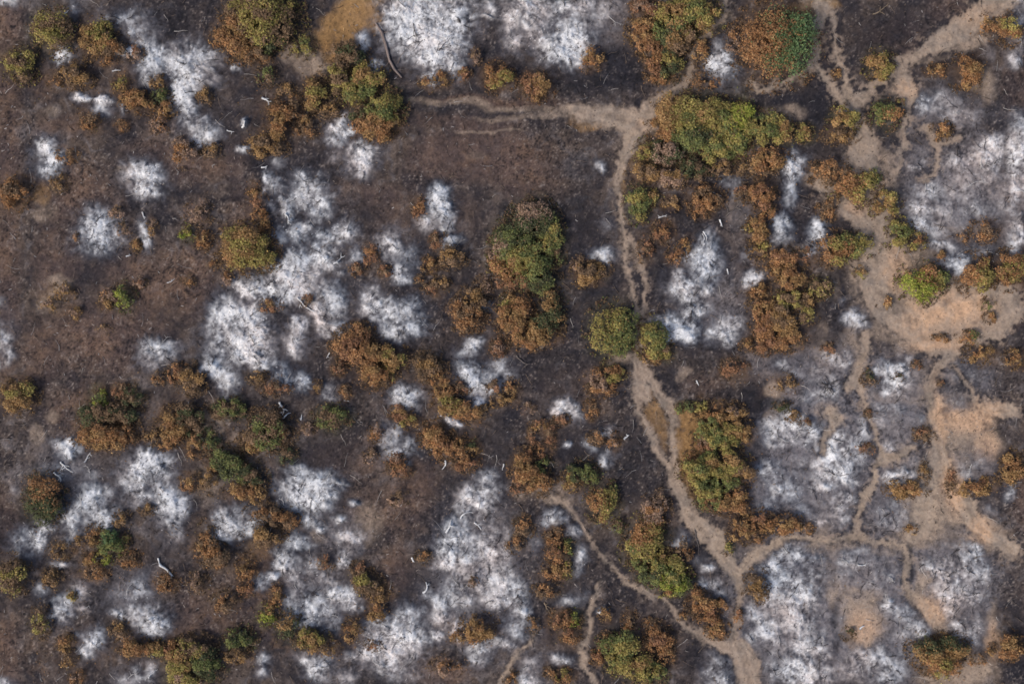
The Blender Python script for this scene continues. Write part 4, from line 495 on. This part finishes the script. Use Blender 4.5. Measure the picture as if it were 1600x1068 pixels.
GZ = (fbm(GX, GY, 14, 90, 3) - .5) * 1.0 + (f1 - .5) * .16 + (f2 - .5) * .07 + (f3 - .5) * .03
GZ += .55 * np.clip(dens, 0, 1) ** 1.5 * (.75 + .5 * (h2 - .5)) + .06 * np.clip(dens, 0, 1) * (.6 + .8 * (tex - .4)) - .05 * path + .10 * (h2 - .5) + .03 * fil * sst(.3, .8, dens)
_far = np.clip(np.maximum(np.abs(GX) - 60, np.abs(GY) - 44) / 30, 0, 1)
GZ = GZ * (1 - _far) + (fbm(GX, GY, 40, 95, 3) - .5) * 2.0 * _far
def gz(x, y):
    i = int(np.clip(np.searchsorted(XA, x), 0, NX - 1)); j = int(np.clip(np.searchsorted(YA, y), 0, NY - 1))
    return float(GZ[j, i])
def gza(x, y):
    i = np.clip(np.searchsorted(XA, x), 0, NX - 1); j = np.clip(np.searchsorted(YA, y), 0, NY - 1)
    return GZ[j, i], i, j
V = np.stack([GX, GY, GZ], -1).reshape(-1, 3); CC = rgb.reshape(-1, 3)
idx = np.arange(NX * NY).reshape(NY, NX)
F = np.stack([idx[:-1, :-1], idx[:-1, 1:], idx[1:, 1:], idx[1:, :-1]], -1).reshape(-1, 4)
tag(mesh_obj('ground', V, F, CC, M_soil, smooth=True), kind='structure')

def sheet(mask, lift):
    """faces of the ground grid under mask, lifted; returns V, F, C"""
    cell = mask[:-1, :-1]
    ids = idx[:-1, :-1][cell]
    f = np.stack([ids, ids + 1, ids + 1 + NX, ids + NX], -1)
    u, inv = np.unique(f, return_inverse=True)
    v = V[u].copy(); v[:, 2] += lift
    return v, inv.reshape(-1, 4), CC[u]
for k, nm in enumerate(path_names):
    m = (path_id == k) & (pth > .42)
    if m.sum() < 10: continue
    v, f, c = sheet(m, .006)
    tag(mesh_obj('dirt_clearing' if nm == 'clearing' else 'dirt_path', v, f, c, M_path, smooth=True), kind='structure')

# ------------------------------------------------------------------ labels: where a thing stands
LAND = [(672, 50, 'the huge white ash patch at top centre'), (870, 45, 'the ragged white ash patch at the top edge'),
 (550, 45, 'the ochre grass strip'), (962, 515, 'the round green tree on the path'), (1215, 65, 'the big orange and green tree'),
 (825, 385, 'the central green tree clump'), (1120, 200, 'the long green grove'), (1470, 490, 'the sandy clearing'),
 (1010, 185, 'the pale path junction'), (1325, 165, 'the fork of the north tracks'), (1085, 440, 'the tall ash patch east of the path'),
 (1120, 720, 'the olive tree cluster by the path'), (1295, 603, 'the round streaked ash disc'), (1397, 590, 'the bright ash spot amid thin trails'),
 (750, 880, 'the very large ash field at bottom centre'), (1240, 950, 'the dense ash field at lower right'), (1490, 900, 'the dark-veined ash patch'),
 (1270, 720, 'the blue-grey ash field'), (385, 530, 'the very large ash patch left of centre'), (490, 300, 'the pair of round ash patches'),
 (440, 445, 'the sprawling ash patch'), (615, 490, 'the ash patch by the orange tree pair'), (580, 555, 'the orange tree pair'),
 (385, 390, 'the orange-green round tree on the left'), (155, 366, 'the big round ash patch at far left'), (225, 288, 'the round ash patch on brown soil'),
 (298, 120, 'the long bright ash patch at upper left'), (410, 45, 'the olive tree group at the top'), (590, 165, 'the green and orange tree row'),
 (235, 745, 'the large ash patch at lower left'), (490, 765, 'the feathered ash patch'), (485, 925, 'the half-moon ash patch'),
 (610, 1005, 'the bright ash patch at bottom edge'), (1152, 894, 'the southern path fork'), (1025, 875, 'the two green trees at the lower path'),
 (1166, 1030, 'the wide path end at the bottom'), (170, 848, 'the dark green shrub at lower left'), (345, 690, 'the grey-brown hollow'),
 (755, 590, 'the mottled ash patch in the middle'), (690, 335, 'the bright ash spot beside rust scrub'), (1470, 720, 'the sandy eastern trail'),
 (1220, 460, 'the rust-orange thicket'), (1490, 300, 'the mottled ash field at the right edge'), (1345, 240, 'the broad grey track'),
 (920, 970, 'the thin southern trail'), (1380, 400, 'the western edge of the clearing'), (832, 740, 'the orange shrub below the rust ring'),
 (848, 680, 'the rust ring'), (250, 553, 'the pale ash patch on plain soil'), (110, 240, 'the bright ash at the left edge'),
 (300, 1030, 'the olive bush at the bottom edge'), (420, 955, 'the bright green bush'), (750, 235, 'the bare brown slope')]
DIRS = ['right of', 'above right of', 'above', 'above left of', 'left of', 'below left of', 'below', 'below right of']
used_labels = {}
def where(x, y, skip=12):
    c = sorted((math.hypot(x - a, y - b), a, b, n) for a, b, n in LAND)
    opts = []
    for d, a, b, n in c[:5]:
        if d < skip: opts.append('at ' + n); continue
        k = int(round(math.atan2(-(y - b), x - a) / (math.pi / 4))) % 8
        far = 'just ' if d < 55 else ('' if d < 110 else 'well ')
        opts.append(far + DIRS[k] + ' ' + n)
    return opts
def unique_label(base, x, y):
    ops = where(x, y)
    for o in ops:
        l = (base + ' ' + o)
        if l not in used_labels and len(l.split()) <= 16: used_labels[l] = 1; return l
    for adj in ['low', 'irregular', 'loose', 'faint-edged', 'patchy', 'lopsided', 'compact', 'ragged']:
        l = adj + ' ' + base + ' ' + ops[0]
        if l not in used_labels: used_labels[l] = 1; return l
    return base + ' ' + ops[0]

# ------------------------------------------------------------------ tubes (branches, logs)
class Tubes:
    def __init__(s): s.V = []; s.F = []; s.C = []; s.n = 0
    def add(s, pts, rad, col, sides=5):
        pts = np.asarray(pts, float); n = len(pts)
        d = np.gradient(pts, axis=0); d /= np.linalg.norm(d, axis=1)[:, None] + 1e-9
        up = np.where(np.abs(d[:, 2:3]) > .9, np.array([[1., 0, 0]]), np.array([[0, 0, 1.]]))
        a = np.cross(d, up); a /= np.linalg.norm(a, axis=1)[:, None] + 1e-9
        b = np.cross(d, a); th = np.arange(sides) * 2 * math.pi / sides
        ring = pts[:, None] + np.asarray(rad)[:, None, None] * (a[:, None] * np.cos(th)[None, :, None] + b[:, None] * np.sin(th)[None, :, None])
        s.V.append(ring.reshape(-1, 3))
        i = np.arange(n - 1)[:, None] * sides; j = np.arange(sides)[None]; j2 = (j + 1) % sides
        f = np.stack([i + j, i + j2, i + sides + j2, i + sides + j], -1).reshape(-1, 4) + s.n
        s.F.append(f); s.n += n * sides
        s.C.append(np.clip(np.tile(lin(col), (n * sides, 1)) * (rs.rand(n * sides, 1) * .5 + .75), 0, .85))
    def out(s): return np.vstack(s.V), np.vstack(s.F), np.vstack(s.C)
def crooked(p0, ang, L, n=7, bend=.5, rise=0.0, lift=.05, onground=True):
    pts = [np.array(p0, float)]; a = ang
    for i in range(n - 1):
        a += rs.uniform(-bend, bend)
        q = pts[-1] + np.array([math.cos(a) * L / n, math.sin(a) * L / n, rise * L / n]); pts.append(q)
    pts = np.array(pts)
    if onground:
        z, _, _ = gza(pts[:, 0], pts[:, 1]); pts[:, 2] = z + lift + rise * np.linspace(0, L, n) + rs.rand(n) * .05
    return pts
def branchy(x, y, ang, L, r, col, twigs=4, rise=0.0, lift=.05):
    T = Tubes(); p = crooked((x, y, 0), ang, L, 8, .38, rise, lift); T.add(p, np.linspace(r, r * .3, 8), col)
    for _ in range(twigs):
        i = rs.randint(1, 7); a = ang + rs.choice([-1, 1]) * rs.uniform(.5, 1.1)
        q = crooked(p[i], a, L * rs.uniform(.25, .5), 5, .45, rise, lift)
        q[:, 2] += max(0, p[i][2] - q[0][2]); T.add(q, np.linspace(r * .55, r * .15, 5), col, 4)
        if rs.rand() < .6:
            q2 = crooked(q[2], a + rs.uniform(-.9, .9), L * .18, 4, .4, rise, lift); q2[:, 2] += max(0, q[2][2] - q2[0][2])
            T.add(q2, np.linspace(r * .3, r * .1, 4), col, 3)
    return T

# ------------------------------------------------------------------ ash patches
def flakes(k, bl):
    Vs = []; Cs = []
    for b in bl:
        n = int(b[2] * b[3] * .6 * b[4] ** 1.5)
        r = np.sqrt(rs.rand(n)) * 1.35; th = rs.rand(n) * 2 * math.pi
        x0, y0 = px(b[0], b[1]); x = x0 + r * np.cos(th) * b[2] * S; y = y0 + r * np.sin(th) * b[3] * S
        z, i, j = gza(x, y)
        keep = rs.rand(n) < np.clip(t[j, i] * 1.25 * b[4] + .05 * (dens[j, i] > .15), 0, 1); keep &= path[j, i] < .3; keep &= rs.rand(n) < .3 + .9 * t[j, i]
        x, y, z, i, j = x[keep], y[keep], z[keep], i[keep], j[keep]; n = len(x)
        if not n: continue
        a = rs.rand(n) * math.pi; sz = rs.uniform(.035, .085, n); el = rs.uniform(.25, .9, n)
        q = np.zeros((n, 4, 3)); tilt = rs.uniform(-.2, .2, (n, 2))
        for c, (u, v) in enumerate(((-1, -.6), (1, -1), (.8, 1), (-.9, .7))):
            uu = u * sz; vv = v * sz * el * rs.uniform(.6, 1.2, n)
            q[:, c, 0] = x + uu * np.cos(a) - vv * np.sin(a); q[:, c, 1] = y + uu * np.sin(a) + vv * np.cos(a)
            q[:, c, 2] = z + .025 + uu * tilt[:, 0] + vv * tilt[:, 1]
        col = (wc[j, i] * .4 + rgb[j, i] * .75) * rs.uniform(.85, 1.2, (n, 1)); dark = rs.rand(n) < .07; col[dark] = lin((92, 86, 88))
        Vs.append(q.reshape(-1, 3)); Cs.append(np.repeat(np.clip(col, 0, .85), 4, 0))
    if not Vs: return None
    v = np.vstack(Vs); return v, np.arange(len(v)).reshape(-1, 4), np.vstack(Cs)
VEINED = {'round, radially streaked': 12, 'pinkish dark-veined': 16}
for k, (look, bl) in enumerate(PATCH):
    wsum = sum(b[2] * b[3] * b[4] for b in bl)
    cx = sum(b[0] * b[2] * b[3] * b[4] for b in bl) / wsum; cy = sum(b[1] * b[2] * b[3] * b[4] for b in bl) / wsum
    x, y = px(cx, cy); loc = (x, y, gz(x, y))
    m = (ash_id == k) & (dens > .32) & (pth < .42)
    m[np.abs(XA[None, :] + 0 * GY) > 53.5] = False
    area = sum(b[2] * b[3] for b in bl)
    base = look + ' ash patch' if area > 330 else (look if look.startswith(('tiny', 'small')) else 'small ' + look) + ' ash patch'
    lab = unique_label(base, cx, cy)
    root = empty('ash_patch', loc)
    tag(root, lab, 'ash patch', 'ash patches left by burnt shrubs')
    nb0 = 0
    for gk in sorted(set(GRP[k])):
        mm = m & (ash_sub == gk)
        if mm[:-1, :-1].sum() < 6: mm = (ash_id == k) & (ash_sub == gk) & (dens > .12)
        if mm[:-1, :-1].sum() < 1: continue
        v, f, c = sheet(mm, .012)
        fl = flakes(k, [b for b, q in zip(bl, GRP[k]) if q == gk])
        if fl is not None:
            f = np.vstack([f, fl[1] + len(v)]); v = np.vstack([v, fl[0]]); c = np.vstack([c, fl[2]])
        nb0 += 1
        mesh_obj('ash_bed', v - np.array(loc), f, c, M_ash, root, smooth=True)
    if not nb0: bpy.data.objects.remove(root); continue
    nb = VEINED.get(look, min(14, int(area / 420)))
    strong = [b for b in bl if b[2] >= 14] or bl
    for q in range(nb):
        b = strong[rs.randint(len(strong))] if look not in VEINED else bl[q % len(bl)]
        bx, by = px(b[0], b[1]); an = rs.rand() * 2 * math.pi if look not in VEINED else q * 2 * math.pi / nb + rs.uniform(-.2, .2)
        r0 = rs.uniform(.1, .4) * b[2] * S if look not in VEINED else .15
        L = rs.uniform(.6, 1.1) * b[2] * S
        dark = look in VEINED or rs.rand() < .6
        T = branchy(bx + r0 * math.cos(an), by + r0 * math.sin(an), an, L, rs.uniform(.025, .045), (62, 56, 56) if dark else (196, 192, 190), 4, rs.uniform(.0, .12), .06)
        tv, tf, tc = T.out()
        mesh_obj('charred_branch', tv - np.array(loc), tf, tc, M_bark, root)

# white burnt logs and snags
LOGS = """418 160 -38 16 5 thick white burnt log lying|1;360 210 -55 12 2.5 thin pale stick lying|0;440 640 -80 22 5 forked white burnt log|1;450 650 20 12 4 short curved white log piece|0;474 651 60 9 3.5 bent white twig|0;250 878 -85 14 4 upright-looking white log|0;265 887 -28 26 6 thick jagged white log|1
700 727 -62 16 4 pale burnt stump log|0;226 338 -70 12 3 short white stick|0;202 398 40 8 3 tiny white stick|0;270 441 5 14 2 thin pale stick with bright tip|0;516 556 -85 10 2.5 short upright white stick|0;543 625 5 8 3 tiny white chip of wood|0;1105 368 -40 16 3.5 split white log|0;1102 372 50 14 3 crossing white log|0;1125 350 -80 12 4 short white snag|0;1137 425 -75 9 3 small white snag piece|0
1150 325 38 36 4 long grey fallen limb|1;668 917 50 20 5 pale log with forked end|0;706 822 45 22 5 bright white fallen log|0;725 800 62 20 4 straight white fallen log|0;748 822 -40 16 3.5 slanting white log|0;140 715 40 18 3 pale forked snag|1;100 735 -70 26 3.5 white snag with limbs|1;92 745 -50 18 3 lower white snag with limbs|1;1376 15 30 28 3 thin tan fallen limb|1
1033 335 50 14 2.5 looped pale branch|1;454 343 -55 18 3.5 pale split trunk|1;480 478 -42 34 4 long pink-white fallen branch|1;530 406 38 18 3.5 pale slanting branch|1;415 264 -20 10 4.5 bright white wood chunk|0;385 196 50 11 5 bright white charcoal chunk|0;1092 597 -35 9 3 small white stick piece|0;977 680 70 10 5 bright white wood chunk|0;1086 850 -88 40 2.5 long thin grey pole-like branch|0
812 569 -70 26 3.5 slender grey fallen trunk|0;788 730 -80 10 3 small pale stake of wood|0;105 20 20 8 3 pale stub of wood|0;183 110 8 14 2.5 thin white stick|0;760 640 -45 22 2.5 thin grey twiggy branch|1;1345 880 0 14 3.5 short white stick|0;1345 977 60 9 5 bright chunk of pale wood|0;645 875 -75 8 5 small bright wood chunk|0;390 1010 -50 20 2 thin dead branch|1;238 1048 65 16 3 pale leaning stick|0;856 950 -60 20 2.5 dead straw-coloured branch|1"""
for L in LOGS.replace('\n', ';').split(';'):
    body, fk = L.split('|'); p = body.split(); x, y, an, ln, w = map(float, p[:5]); base = ' '.join(p[5:])
    X, Y = px(x, y); a = math.radians(an); ln *= S * 1.15; r = w * S * .38
    col = (112, 104, 100) if 'grey' in base else ((150, 132, 112) if ('tan' in base or 'straw' in base or 'dead' in base) else (225, 224, 224))
    T = branchy(X - math.cos(a) * ln / 2, Y - math.sin(a) * ln / 2, a, ln, r, col, 3 if fk == '1' else 1, 0, r * .8 + .02)
    loc = (X, Y, gz(X, Y)); v, f, c = T.out()
    o = mesh_obj('fallen_branch', v, f, c, M_bark, loc=loc)
    tag(o, unique_label(base, x, y), 'branch', 'burnt logs and branches on the ground')
# the long dead trunk by the grass strip
T = Tubes(); pts = [px(588, 38), px(597, 52), px(603, 70), px(609, 95), px(617, 110), px(628, 122)]
pts = np.array([(a, b, gz(a, b) + .12) for a, b in pts]); T.add(pts, [.10, .16, .15, .12, .14, .08], (136, 122, 116), 7)
for i, s in ((1, 1), (3, -1), (4, 1)):
    q = crooked(pts[i], -1.2 + s * .9, 1.2, 5, .4); T.add(q, np.linspace(.05, .015, 5), (120, 108, 104), 4)
v, f, c = T.out()
tag(mesh_obj('fallen_log', v, f, c, M_bark, loc=tuple(pts[2])), 'long grey fallen dead log running down from the ochre grass strip', 'fallen log')

# ------------------------------------------------------------------ shrubs and trees
PAL = {'O': [(172, 122, 78), (154, 104, 64), (186, 140, 94), (134, 96, 66)], 'C': [(166, 128, 80), (148, 112, 68), (180, 144, 94)],
 'G': [(92, 106, 60), (78, 92, 52), (114, 124, 66), (102, 110, 60)], 'Y': [(142, 136, 70), (124, 118, 60), (158, 146, 80), (138, 118, 66)],
 'B': [(126, 102, 78), (142, 114, 88), (110, 90, 70)], 'P': [(178, 146, 126), (160, 130, 112), (146, 122, 104)],
 'D': [(70, 82, 54), (60, 72, 48), (80, 90, 56)], 'R': [(152, 106, 78), (136, 94, 68), (164, 118, 88)], 'E': [(76, 108, 68), (66, 96, 60), (92, 118, 70)]}
for _k in 'GYE': PAL[_k] = [tuple(min(255, 1.13 * a) for a in c) for c in PAL[_k]]
for _k in PAL: PAL[_k] = [tuple(.72 * a + .28 * b for a, b in zip(c, (116, 100, 84))) for c in PAL[_k]]
WORD = {'O': 'orange', 'C': 'ochre', 'G': 'green', 'Y': 'olive-yellow', 'B': 'dull brown', 'P': 'pinkish-tan', 'D': 'dark green', 'R': 'rust-red', 'E': 'bright green'}
PAL['L'] = [(140, 146, 66), (120, 130, 58), (154, 152, 76)]; WORD['L'] = 'lime green'

def crown(x, y, rx, ry, hgt, c1, c2, ang, share, seed):
    R = np.random.RandomState(seed); rm = (rx + ry) / 2
    nl = int(4 + 2.2 * rm * rm)
    lob = []
    for i in range(nl):
        th = i * 2.399 + R.rand(); rr = math.sqrt((i + .3) / nl) * .80
        lr = rm * R.uniform(.24, .42) if nl > 5 else rm * R.uniform(.35, .5)
        lob.append((x + rr * rx * math.cos(th), y + rr * ry * math.sin(th), hgt * (1 - .55 * rr * rr) * R.uniform(.5, .85), lr, R.rand(), R.uniform(.82, 1.12)))
    small_ = (rx + ry) / 2 < 1.15
    n = int(math.pi * rx * ry * (240 if small_ else 430)) + 60
    li = R.choice(nl, n, p=np.array([l[3] ** 2 for l in lob]) / sum(l[3] ** 2 for l in lob))
    L = np.array(lob)[li]
    d = R.normal(size=(n, 3)); d[:, 2] = np.abs(d[:, 2]) - .35; d /= np.linalg.norm(d, axis=1)[:, None]
    rad = L[:, 3] * (.4 + .8 * R.rand(n) ** .7)
    spr = R.rand(n) < .2; rad[spr] *= R.uniform(1.05, 1.5, spr.sum())
    P = L[:, :3] + d * rad[:, None] * np.array([1, 1, .8])
    P[:, 2] = np.maximum(P[:, 2], .12)
    cl = noise(P[:, 0] * 1.0 + seed, P[:, 1], .42, 71) * .6 + noise(P[:, 0], P[:, 1] + P[:, 2], .2, 74) * .4
    keep = cl > (.40 if small_ else .30); P = P[keep]; L = L[keep]; d = d[keep]; cl = cl[keep]; n = len(P)
    # second colour
    if ang == 999: s = noise(P[:, 0], P[:, 1], .8, 76) * .55 + L[:, 4] * .45
    else:
        a = math.radians(ang); pr = ((P[:, 0] - x) / rx * math.cos(a) + (P[:, 1] - y) / ry * math.sin(a)) * .5 + .5
        s = pr + .35 * (noise(P[:, 0], P[:, 1], .7, 76) - .5)
        s = s * .9
    thr = np.quantile(s, 1 - share); two = s + R.normal(0, .05 if ang == 999 else .14, n) > thr
    A = np.array([lin(c) for c in PAL[c1]]); B = np.array([lin(c) for c in PAL[c2]])
    ca = A[(noise(P[:, 0], P[:, 1], .35, 78) * 2.2 * len(A) + R.rand(n)).astype(int) % len(A)]; cb = B[R.randint(0, len(B), n)]
    col = np.where(two[:, None], cb, ca) * (L[:, 5] * (.9 + .3 * cl) * R.uniform(.92, 1.32, n))[:, None]
    nf = int(n * (.5 if small_ else .3)); a2 = R.rand(nf) * 6.283; r2 = R.uniform(.8, 1.45, nf) ** 1.0
    PF = np.stack([x + rx * r2 * np.cos(a2), y + ry * r2 * np.sin(a2), R.uniform(.05, .35, nf)], 1)
    kf = noise(PF[:, 0] + seed * 3, PF[:, 1], .6, 79) > .48; PF = PF[kf]; nf = len(PF)
    P = np.vstack([P, PF]); d = np.vstack([d, np.tile([[0, 0, 1.]], (nf, 1))]); fc = np.array([lin(c) for c in (PAL['B'] + [PAL[c1][0], (92, 74, 58)])])
    col = np.vstack([col, fc[R.randint(0, len(fc), nf)] * R.uniform(.5, 1.0, (nf, 1))]); n = len(P)
    br = R.rand(n) < .07; col[br] = lin((120, 96, 74)) * R.uniform(.5, 1.2, (br.sum(), 1))
    # leaf blades, normals roughly outwards
    sz = R.uniform(.05, .12, n)
    nrm = d * .8 + R.normal(0, .5, (n, 3)) + np.array([0, 0, .6]); nrm /= np.linalg.norm(nrm, axis=1)[:, None]
    t1 = np.cross(nrm, R.normal(size=(n, 3))); t1 /= np.linalg.norm(t1, axis=1)[:, None] + 1e-9; t2 = np.cross(nrm, t1)
    el = R.uniform(.4, .8, n)
    q = np.stack([P - t1 * sz[:, None], P - t2 * (sz * el)[:, None], P + t1 * sz[:, None], P + t2 * (sz * el)[:, None]], 1)
    return lob, q.reshape(-1, 3), np.arange(4 * n).reshape(-1, 4), np.repeat(np.clip(col, .004, .6), 4, 0)

ALL = [l.split() for l in SHRUBS.strip().replace('\n', '|').split('|')]
isz = lambda p: (float(p[2]) + float(p[3])) / 2 * S
onframe = lambda p: -10 < float(p[0]) < 1610
cut = sorted([isz(p) for p in ALL if isz(p) <= 1.6], reverse=True)[299]
MORE = []
GS = lambda r: 1.0 if r < 1.0 else 1.08
sid = 0
for ln in SHRUBS.strip().replace('\n', '|').split('|'):
    p = ln.split(); X, Y, RX, RY = map(float, p[:4]); c1, c2 = p[4], p[5]; ang, share = float(p[6]), float(p[7]); sid += 1
    rm = (RX + RY) / 2 * S
    flat = X > 1340 and 560 < Y < 850 and c1 in 'BRC'
    hgt = (.55 + .95 * rm) * (.55 if flat else 1) * (.65 if rm < 1.0 else .9)
    k = (H - hgt * .55) / H
    x, y = px(X, Y); x *= k; y *= k; g = gz(x, y); loc = (x, y, g)
    big_ = rm > 1.35
    name = 'tree' if rm > 1.6 else 'shrub'
    size = 'large' if rm > 1.6 else ('medium' if rm > 1.1 else 'small')
    w = WORD[c1] + (' and ' + WORD[c2] if c1 != c2 else '')
    base = '%s %s %s' % (size, w, name)
    if rm <= cut:
        lob, v, f, c = crown(0, 0, RX * S * GS(rm), RY * S * GS(rm), hgt, c1, c2, ang, share, sid)
        MORE.append((v + np.array(loc), c)); continue
    root = empty(name, loc)
    tag(root, unique_label(base, X, Y), name, 'scorched and surviving shrubs' if name == 'shrub' else 'scorched and surviving trees')
    lob, v, f, c = crown(0, 0, RX * S * GS(rm), RY * S * GS(rm), hgt, c1, c2, ang, share, sid)
    mesh_obj('crown', v, f, c, M_leaf, root)
    T = Tubes()
    for i, l in enumerate(lob[:9]):
        e = np.array(l[:3]) * np.array([.9, .9, .95]); mid = e * np.array([.35, .35, .5]) + np.array([rs.uniform(-.1, .1), rs.uniform(-.1, .1), 0])
        r = .03 + .03 * rm
        T.add([(rs.uniform(-.05, .05), rs.uniform(-.05, .05), -.15), mid, e * .8 + mid * .2, e], [r, r * .7, r * .4, r * .15], (84, 72, 62))
    v, f, c = T.out(); mesh_obj('trunk', v, f, c, M_bark, root)

v = np.vstack([m[0] for m in MORE]); c = np.vstack([m[1] for m in MORE])
tag(mesh_obj('low_scrub', v, np.arange(len(v)).reshape(-1, 4), c, M_leaf), 'tiny scorched brown and orange scrub clumps scattered between the larger shrubs', 'scrub', kind='stuff')
# ------------------------------------------------------------------ litter nobody could count
def litter(name, n, accept, cols, s0, s1, el0, el1, z0=.03, tilt=.4, cat='litter', label='', ext=(58, 42), follow=.0):
    x = rs.uniform(-ext[0], ext[0], n); y = rs.uniform(-ext[1], ext[1], n)
    z, i, j = gza(x, y); keep = rs.rand(n) < accept(i, j); x, y, z, i, j = x[keep], y[keep], z[keep], i[keep], j[keep]; n = len(x)
    a = rs.rand(n) * math.pi; sz = rs.uniform(s0, s1, n); el = rs.uniform(el0, el1, n); tl = rs.uniform(-tilt, tilt, n)
    q = np.zeros((n, 4, 3))
    for c, (u, v) in enumerate(((-1, -.7), (1, -1), (.9, .8), (-.8, 1))):
        uu = u * sz; vv = v * sz * el
        q[:, c, 0] = x + uu * np.cos(a) - vv * np.sin(a); q[:, c, 1] = y + uu * np.sin(a) + vv * np.cos(a)
        q[:, c, 2] = z + z0 + uu * tl + rs.rand(n) * .02
    P = np.array([lin(c) for c in cols]); col = P[rs.randint(0, len(P), n)] * rs.uniform(.7, 1.25, (n, 1)); col = col * (1 - follow) + rgb[j, i] * follow * rs.uniform(.4, 1.7, (n, 1))
    o = mesh_obj(name, q.reshape(-1, 3), np.arange(4 * n).reshape(-1, 4), np.repeat(col, 4, 0), M_bark)
    return tag(o, label, cat, kind='stuff')
T = Tubes()
for q in range(4200):
    x, y = rs.uniform(-50, 50), rs.uniform(-34, 34); z, i, j = gza(np.array([x]), np.array([y])); i, j = i[0], j[0]
    if pth[j, i] > .3: continue
    on = dens[j, i] > .4
    if not on and rs.rand() < .35: continue
    col = (50, 46, 48) if rs.rand() < (.8 if on else .45) else ((188, 182, 178) if rs.rand() < .4 else (128, 112, 100))
    L = rs.uniform(.4, 2.0) ; r = rs.uniform(.012, .035)
    p = crooked((x, y, 0), rs.rand() * 6.28, L, 4, .45, rs.uniform(0, .25), .03); T.add(p, np.linspace(r, r * .3, 4), col, 3)
v, f, c = T.out(); tag(mesh_obj('burnt_twigs', v, f, c, M_bark), 'thin burnt and bleached twigs strewn over the ground', 'twigs', kind='stuff')
litter('charred_litter', 34000, follow=.8, accept= lambda i, j: (1 - pth[j, i]) * (1 - .8 * sst(.1, .5, dens[j, i])) * .8, cols=[(40, 37, 40), (52, 46, 46), (78, 68, 64), (60, 54, 56)], s0=.04, s1=.13, el0=.12, el1=.6,
       label='dark charred twigs and crumbs covering the burnt ground', cat='litter')
litter('pale_twigs', 15000, lambda i, j: (1 - pth[j, i]) * (.3 + .5 * brown[j, i]) * (1 - cm[j, i] * .9), [(130, 114, 102), (150, 138, 130), (110, 92, 78), (166, 160, 158)], .05, .16, .08, .3,
       label='pale dry twigs and leaf bits sprinkled over the burnt ground', cat='twigs')
litter('dry_grass', 60000, lambda i, j: np.clip(straw[j, i] * 1.1, 0, 1) * (1 - pth[j, i]), [(172, 134, 90), (152, 114, 74), (188, 154, 108), (140, 112, 72)], .06, .16, .06, .2, .06, .8,
       label='ochre dry grass tufts in the unburnt strips', cat='grass')
litter('leaf_litter', 120000, lambda i, j: np.clip(duff[j, i] * .6 + rust[j, i] * .6, 0, 1) * (1 - pth[j, i]), [(140, 104, 70), (118, 90, 64), (104, 82, 62), (150, 118, 80), (112, 98, 62)], .03, .08, .4, .8, .05, .7,
       label='fallen scorched leaves and low brown scrub around the shrubs', cat='leaves', follow=.3)
litter('path_gravel', 90000, lambda i, j: ((pth[j, i] > .5) | (tn[j, i] > .6)) * .5 , [(110, 98, 90), (78, 70, 66), (186, 168, 150), (130, 112, 98)], .02, .06, .6, .9, .012, .1,
       label='small stones and crumbs scattered on the dirt paths', cat='gravel')
